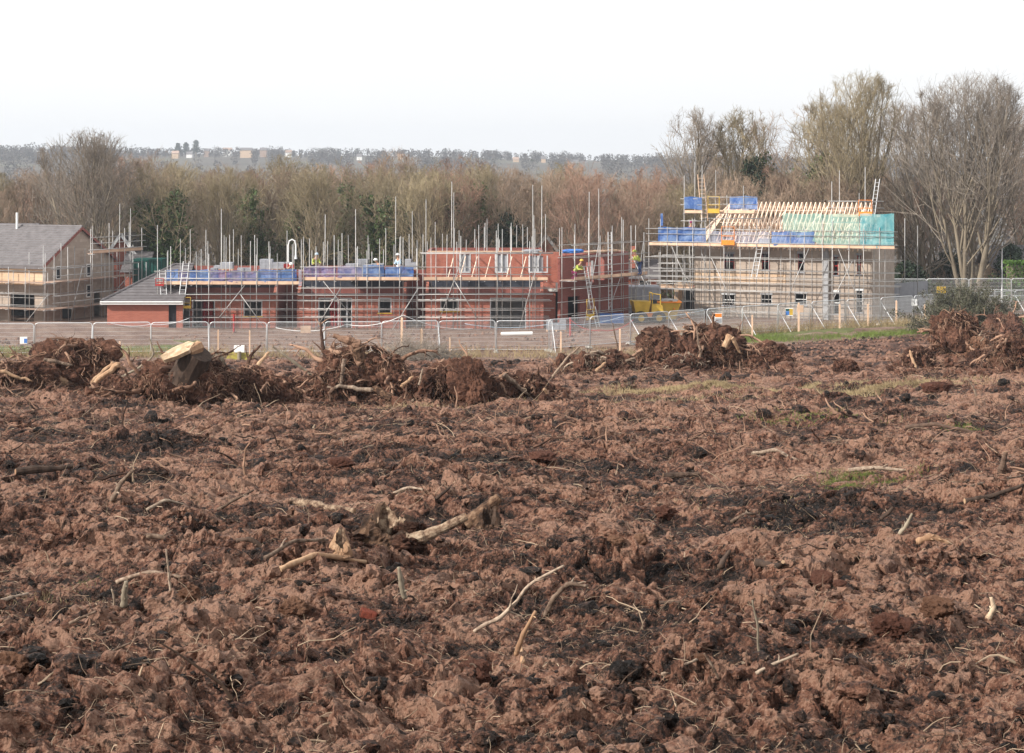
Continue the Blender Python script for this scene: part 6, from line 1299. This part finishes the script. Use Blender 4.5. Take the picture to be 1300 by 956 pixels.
# round bush
R = rs(51); bc = np.array([X_(1230, 138), 138.0]); bz = float(gh(*bc)); W_, H_ = 3.9, 3.35
t = empty('round_bush', (bc[0], bc[1], bz), 'low rounded grey green bush behind the right root masses', 'bush')
n = 170; a = R.uniform(0, 6.28, n); e = R.uniform(.12, 1.45, n); d = np.stack([np.cos(a) * np.cos(e) * W_ / H_, np.sin(a) * np.cos(e), np.sin(e)], -1)
p, q = grow(R, np.stack([bc[0] + R.normal(0, .7, n), bc[1] + R.normal(0, .5, n), np.full(n, bz)], -1), d, np.full(n, H_) * np.linalg.norm(d, axis=1) * R.uniform(.8, 1.08, n), np.full(n, .022), 6, .10, (0, 0, -.03), .3); g = Geo().tubes(p, q, 4)
s_, d_, L_, r_ = sprout(R, p, q, 16, .3, 1, .3, 1, .28, .4, .6, np.full(n, 2.4)); pp, qq = grow(R, s_, d_, L_, np.full(len(s_), .007), 4, .2, (0, 0, .05), .5); g.tubes(pp, qq, 3); g.obj('stems', M['twig_grey'], t)
k = R.randint(0, len(pp), 60000); j = R.randint(1, 5, 60000); g = Geo(); leaves(g, R, pp[k, j] + R.normal(0, .10, (60000, 3)), .03, .07); g.obj('leaves', M['bush_leaf'], t)
# brushwood heap
def brush(px, Y, w, h, n, seed, label):
    R = rs(seed); x = X_(px, Y); z = float(gh(x, Y)); s = np.stack([x + R.normal(0, w * .35, n), Y + R.normal(0, .6, n), z + R.uniform(0, h * .5, n)], -1); d = R.normal(size=(n, 3)); d[:, 2] = np.abs(d[:, 2]) * .8
    p, q = grow(R, s, d, R.uniform(.4, 1.3, n) * h, np.full(n, .016), 5, .15, (0, 0, -.05), .3); g = Geo().tubes(p, q, 3); s_, d_, L_, r_ = sprout(R, p, q, 6, .2, 1, .3, 1, .4, .3, .6, np.full(n, h)); pp, qq = grow(R, s_, d_, L_, np.full(len(s_), .008), 3, .2, (0, 0, 0), .5); g.tubes(pp, qq, 3)
    return tag(g.obj('brushwood_heap', M['twig_grey'], None, False, loc=(x, Y, z)), label, 'brushwood')
brush(522, 117.5, 2.6, 1.6, 260, 5, 'grey brushwood heap behind the tallest root tower'); brush(560, 118, 1.6, .9, 120, 6, 'low brushwood heap right of the timber posts'); brush(745, 118, 3, .7, 120, 7, 'thin scatter of brushwood before the dark brick shell')
# ---------------------------------------------------------------- yellow dumper
def cyl(g, c, ax, r, w, n=20):
    a = np.array(ax, float); return g.tube([np.array(c) - a * w / 2, np.array(c) + a * w / 2], r, n)
x, Y = X_(809, 147), 147.0; _f = frame(x, Y, rad(8)); fr = lambda u, v, z: _f(u * .82, v * .82, z * .82); t = empty('dumper', (x, Y, 0), 'yellow site dumper parked between the brick terrace and the block house', 'dumper')
part('chassis', 'orange_paint', t, lambda g: g.box(.1, 2.4, .2, 1.6, .55, .95, fr)); part('engine_cover', 'yellow_paint', t, lambda g: g.hexa([fr(*q) for q in [(1.35, .15, .96), (2.5, .15, .96), (2.5, 1.65, .96), (1.35, 1.65, .96), (1.4, .25, 1.75), (2.35, .25, 1.65), (2.35, 1.55, 1.65), (1.4, 1.55, 1.75)]]))
part('skip', 'yellow_paint', t, lambda g: (g.hexa([fr(*q) for q in [(-.1, .2, 1.0), (1.1, .2, .98), (1.1, 1.6, .98), (-.1, 1.6, 1.0), (-.35, 0, 2.05), (1.25, 0, 2.0), (1.25, 1.8, 2.0), (-.35, 1.8, 2.05)]]),))
part('rollbar', 'yellow_paint', t, lambda g: (g.tube([fr(1.45, .3, 1.7), fr(1.45, .3, 2.75), fr(1.45, 1.5, 2.75), fr(1.45, 1.5, 1.7)], .05, 8), g.tube([fr(1.45, .3, 2.7), fr(2.2, .3, 2.6), fr(2.2, .3, 1.6)], .045, 8)))
for u in (.35, 2.0):
    for v in (.1, 1.7): wh = part('wheel', 'rubber', t, lambda g: cyl(g, fr(u, v, .52), (math.sin(-rad(8)), math.cos(rad(8)), 0), .52, .34)); part('rim', 'yellow_paint', wh, lambda g: cyl(g, fr(u, v, .52), (math.sin(-rad(8)), math.cos(rad(8)), 0), .24, .37, 12))
part('seat', 'rubber', t, lambda g: g.box(1.5, 1.95, .6, 1.2, 1.78, 2.1, fr))
# yellow skip behind it
x, Y = X_(829, 150), 150.0; fr = frame(x, Y, 0); t = empty('waste_skip', (x, Y, 0), 'orange yellow skip with sloping ends right of the dumper', 'skip')
part('body', 'yellow_paint', t, lambda g: g.hexa([fr(*q) for q in [(.3, 0, .1), (1.7, 0, .1), (1.7, 1.6, .1), (.3, 1.6, .1), (-.15, -.1, 1.35), (2.1, -.1, 1.35), (2.1, 1.7, 1.35), (-.15, 1.7, 1.35)]])); part('rim', 'orange_paint', t, lambda g: g.box(-.2, 2.15, -.16, 1.76, 1.352, 1.44, fr)); part('rubble', 'concrete', t, lambda g: g.add(lump(3, 5, .3)[0] * (.9, .7, .25) + fr(.95, .8, 1.45), None, ICO[3][1]))
part('lug', 'orange_paint', t, lambda g: [cyl(g, fr(u, -.12, .9), (0, 1, 0), .07, .16, 8) for u in (.35, 1.6)])
# stacks of blocks on the platforms and the ground
def blocks(fr, u, v, z, nu, nz, mat, label, nm='block_stack', bw=.46, bh=.23, seed=0):
    R = rs(seed); t = empty(nm, fr(u, v, z), label, 'block stack', 'stacks of building blocks'); part('pallet', 'board', t, lambda g: (g.box(u, u + nu * bw, v, v + .9, z + .09, z + .12, fr), [g.box(u + k * (nu * bw - .1) / 2, u + k * (nu * bw - .1) / 2 + .1, v, v + .9, z, z + .088, fr) for k in range(3)]))
    def f(g):
        for j in range(nz):
            for i in range(nu):
                if j == nz - 1 and R.uniform() < .35: continue
                for d in range(2): o = R.uniform(-.012, .012); g.box(u + i * bw + .006, u + (i + 1) * bw - .006, v + d * .45 + o, v + d * .45 + .43 + o, z + .125 + j * bh, z + .125 + (j + 1) * bh - .006, fr)
    part('blocks', mat, t, f); return t
k = 0
for px, v, nu, nz, mt, lab in ((250, .25, 3, 4, 'block_grey', 'grey block stack left above the red draped doorway'), (266, 1.9, 3, 5, 'grey_panel', 'pale wrapped block stack above the red draped doorway'), (292, .3, 3, 4, 'block_grey', 'grey block stack above the boarded window, left one'), (312, .3, 2, 3, 'block_grey', 'low grey block stack above the boarded window'), (325, 2.0, 4, 6, 'block_grey', 'tallest dark grey block stack behind the blue rail'), (347, 2.2, 2, 5, 'block_grey', 'dark block stack by the hooped lamp')):
    k += 1; blocks(frC, X_(px, YC), v, 3.28 if v < 1 else 4.06, nu, nz if v < 1 else max(2, nz - 3), mt, lab, seed=k)
for px, v, nu, nz, mt, lab in ((430, .3, 5, 4, 'grey_panel', 'long pale grey block stack right of the kneeling worker'), (448, 1.9, 2, 4, 'block_grey', 'grey block stack behind the long pale one'), (462, .3, 3, 4, 'block_grey', 'dark grey block stack in the middle of the second rail'), (484, .3, 3, 3, 'block_grey', 'grey block stack left of the pale clad worker'), (512, 1.9, 2, 4, 'grey_panel', 'pale block stack at the right end of the second rail'), (563, -.2, 2, 3, 'dark_and_shaded_brick', 'stack of dark bricks on the bare scaffold platform')):
    k += 1; blocks(frC, X_(px, YC), v, 3.58 if v < 1 else 4.06, nu, nz if v < 1 else 3, mt, lab, seed=k)
blocks(frC, X_(693, YC), -2.6, 0, 3, 3, 'block_grey', 'block stack on the ground before the dark brick shell', seed=31)
blocks(frame(0, 146, 0), X_(760, 146), 0, 0, 4, 3, 'blue_paint', 'blue wrapped stack on the ground left of the dumper', seed=32)
blocks(frD, uD(968), -1.2, 5.53, 2, 2, 'grey_panel', 'small grey stack on the block house eaves platform', seed=33); blocks(frD, uD(938), -.5, 8.0, 3, 1, 'grey_panel', 'low grey stack on the left ridge platform', seed=34)
# cloths over fresh brickwork
for px0, px1, lab, mt, s_ in ((660, 690, 'crumpled dark cover on top of the right house shell wall', 'grey_panel', 3), (712, 742, 'crumpled blue cover on the wall top of the dark brick shell', 'blue_paint', 4)):
    v, f = core_lump((px1 - px0) / 2 / 17.6, .35, .16, s_, 4, .35); c = P((px0 + px1) / 2, 319, 144.8); tag(Geo().add(v + c, None, f).obj('wall_cover', M[mt], None, False, loc=tuple(c)), lab, 'cover')
v, f = core_lump(2.6, .25, .13, 7, 5, .4); c = P(765, 319, 148); a = math.atan2(150.5 - ce[1], xe2 - ce[0]); v = v @ np.array([[math.cos(a), math.sin(a), 0], [-math.sin(a), math.cos(a), 0], [0, 0, 1]]); tag(Geo().add(v + c, None, f).obj('wall_cover', M['board'], None, False, loc=tuple(c)), 'long pink brown rolled cover along the top of the dark brick shell', 'cover')
# props against the right shell, red posts
for i, px in enumerate((573, 588, 603, 620, 647, 665)): tag(Geo().tube([P(px - 4, 352, 141.8), P(px + 3, 326, 144.5)], .035, 5).obj('raking_prop', M['timber']), f'pale timber prop leaning on the right shell, {ORD[i]} from the left', 'prop', 'timber props leaning on the upper brickwork')
for i, (px, Y) in enumerate(((724, 136), (297, 139))): 
    x = X_(px, Y); t = empty('barrier_post', (x, Y, 0), ('red barrier post before the dark brick shell', 'slim red post at the red draped doorway')[i], 'post'); part('shaft', 'red_paint', t, lambda g: g.tube([(x, Y, .1), (x, Y, 1.35)], .07, 8)); part('base', 'rubber', t, lambda g: g.tube([(x, Y, 0), (x, Y, .1)], .22, 10))
# boxes seen beside the fences
container(712, 712.1, 150, .1, 0, 'galv', 'x') if False else None
# ---------------------------------------------------------------- people
def skin_mesh(name, verts, edges, radii, mat, parent, sub=2):
    me = bpy.data.meshes.new(name); me.from_pydata([tuple(map(float, v)) for v in verts], edges, []); me.materials.append(mat); o = bpy.data.objects.new(name, me); COL.objects.link(o); o.parent = parent
    m = o.modifiers.new('s', 'SKIN'); m.use_smooth_shade = True
    for i, r in enumerate(radii): me.skin_vertices[0].data[i].radius = (r[0], r[1]) if isinstance(r, tuple) else (r, r); me.skin_vertices[0].data[i].use_root = (i == 0)
    q = o.modifiers.new('u', 'SUBSURF'); q.levels = sub; q.render_levels = sub; return o
def person(loc, rz, label, top, legs, hat, lean=0.0, arms=(.5, .5), kneel=False):
    t = empty('person', loc, label, 'person', None, rz); dz = -.38 if kneel else 0; L = lean
    hip = (0, 0, .95 + dz); ch = (0, -.35 * L, 1.22 + dz); sh = (0, -.6 * L, 1.42 + dz); nk = (0, -.72 * L, 1.53 + dz); hd = (0, -.85 * L, 1.66 + dz); hd2 = (0, -.9 * L, 1.76 + dz)
    k = ([(-.10, 0, .92 + dz), (-.14, -.32, .5), (-.13, .05, .12), (-.13, -.12, .05)] if kneel else [(-.10, 0, .90), (-.13, -.03, .49), (-.14, .02, .09), (-.14, -.14, .04)]); k2 = ([(.10, 0, .92 + dz), (.15, -.05, .12), (.15, .35, .1), (.15, .4, .05)] if kneel else [(.10, 0, .90), (.15, -.06, .49), (.16, .04, .09), (.16, -.12, .04)])
    def arm(s, a): return [(s * .2, -.6 * L, 1.40 + dz), (s * .29, -.6 * L - .1 * a, 1.14 + dz), (s * .25, -.6 * L - .38 * a, .98 + .18 * a + dz), (s * .25, -.6 * L - .46 * a, .90 + .2 * a + dz)]
    A1, A2 = arm(-1, arms[0]), arm(1, arms[1])
    V = [hip, ch, sh, nk, hd, hd2] + k + k2 + A1 + A2; E = [(0, 1), (1, 2), (2, 3), (3, 4), (4, 5), (0, 6), (6, 7), (7, 8), (8, 9), (0, 10), (10, 11), (11, 12), (12, 13), (2, 14), (14, 15), (15, 16), (16, 17), (2, 18), (18, 19), (19, 20), (20, 21)]
    Rr = [(.15, .11), (.15, .11), (.13, .09), .055, (.082, .10), (.07, .085)] + [.085, .06, .045, .04] * 2 + [.055, .042, .034, .04] * 2; skin_mesh('body', V, E, Rr, M['skin'], t)
    V = [hip, ch, sh] + A1[:3] + A2[:3]; E = [(0, 1), (1, 2), (2, 3), (3, 4), (4, 5), (2, 6), (6, 7), (7, 8)]; skin_mesh('jacket', V, E, [(.19, .15), (.19, .15), (.16, .12)] + [.075, .062, .05] * 2, M[top], t)
    V = [hip] + k + k2; E = [(0, 1), (1, 2), (2, 3), (3, 4), (0, 5), (5, 6), (6, 7), (7, 8)]; skin_mesh('trousers', V, E, [(.17, .13)] + [.105, .078, .062, .055] * 2, M[legs], t)
    v, f = ICO[3]; m = v[:, 2] > -.25; q = v.copy(); q[~m, 2] = -.25; q[~m, :2] *= 1.12; Geo().add(q * (.13, .155, .125) + np.array(hd2) + (0, 0, .0), None, f).obj('helmet', M[hat], t, True).matrix_parent_inverse.identity()
    Geo().add(ICO[2][0] * (.016, .022, .024) + np.array(hd) + (0, -.105, 0), None, ICO[2][1]).obj('nose', M['skin'], t, True).matrix_parent_inverse.identity()
    for s in (-1, 1): Geo().add(ICO[1][0] * .011 + np.array(hd) + (s * .035, -.09, .03), None, ICO[1][1]).obj('eye', M['rubber'], t).matrix_parent_inverse.identity()
    return t
person((X_(401, 144), 142.6, 3.62), .5, 'worker in a hi vis top bending over the blocks at the middle shell', 'hivis', 'dark_cloth', 'pale_blue_cloth', .55, (.8, .9))
person((X_(509, 144), 142.3, 3.58), -.8, 'worker in pale blue clothes standing at the right end of the blue rail', 'pale_blue_cloth', 'white_plastic', 'white_plastic', .2)
person(frD(uD(882), -1.1, 5.53), .3, 'worker in plum clothes on the left end of the eaves platform', 'plum_cloth', 'dark_cloth', 'plum_cloth', .1)
person((X_(812, 149), 148.5, 3.55), -1.2, 'worker in dark clothes and hi vis climbing beside the garage scaffold', 'hivis', 'navy', 'hivis', .5, (1, 1))
person((X_(728, 145), 142.4, 3.55), .9, 'crouching worker with a hi vis back on the dark shell scaffold', 'hivis', 'plum_cloth', 'yellow_paint', .7, (1, .6), True)
person((X_(361, 144), 142.7, 3.28), 1.2, 'bent worker in dark clothes at the right end of the first blue rail', 'dark_cloth', 'dark_cloth', 'white_plastic', .8, (1, .6), True)
person((X_(489, 144), 142.7, 3.58), -1.2, 'kneeling worker in dark clothes left of the pale blue clad one', 'dark_cloth', 'navy', 'white_plastic', .7, (1, .8), True)
tag(Geo().box(X_(360, 144), X_(373, 144), 144.0, 144.1, 4.3, 4.6).obj('red_board', M['red_paint'], None, False, loc=(X_(360, 144), 144, 4.3)), 'small red board sticking up behind the blue rail by the hooped lamp', 'board')
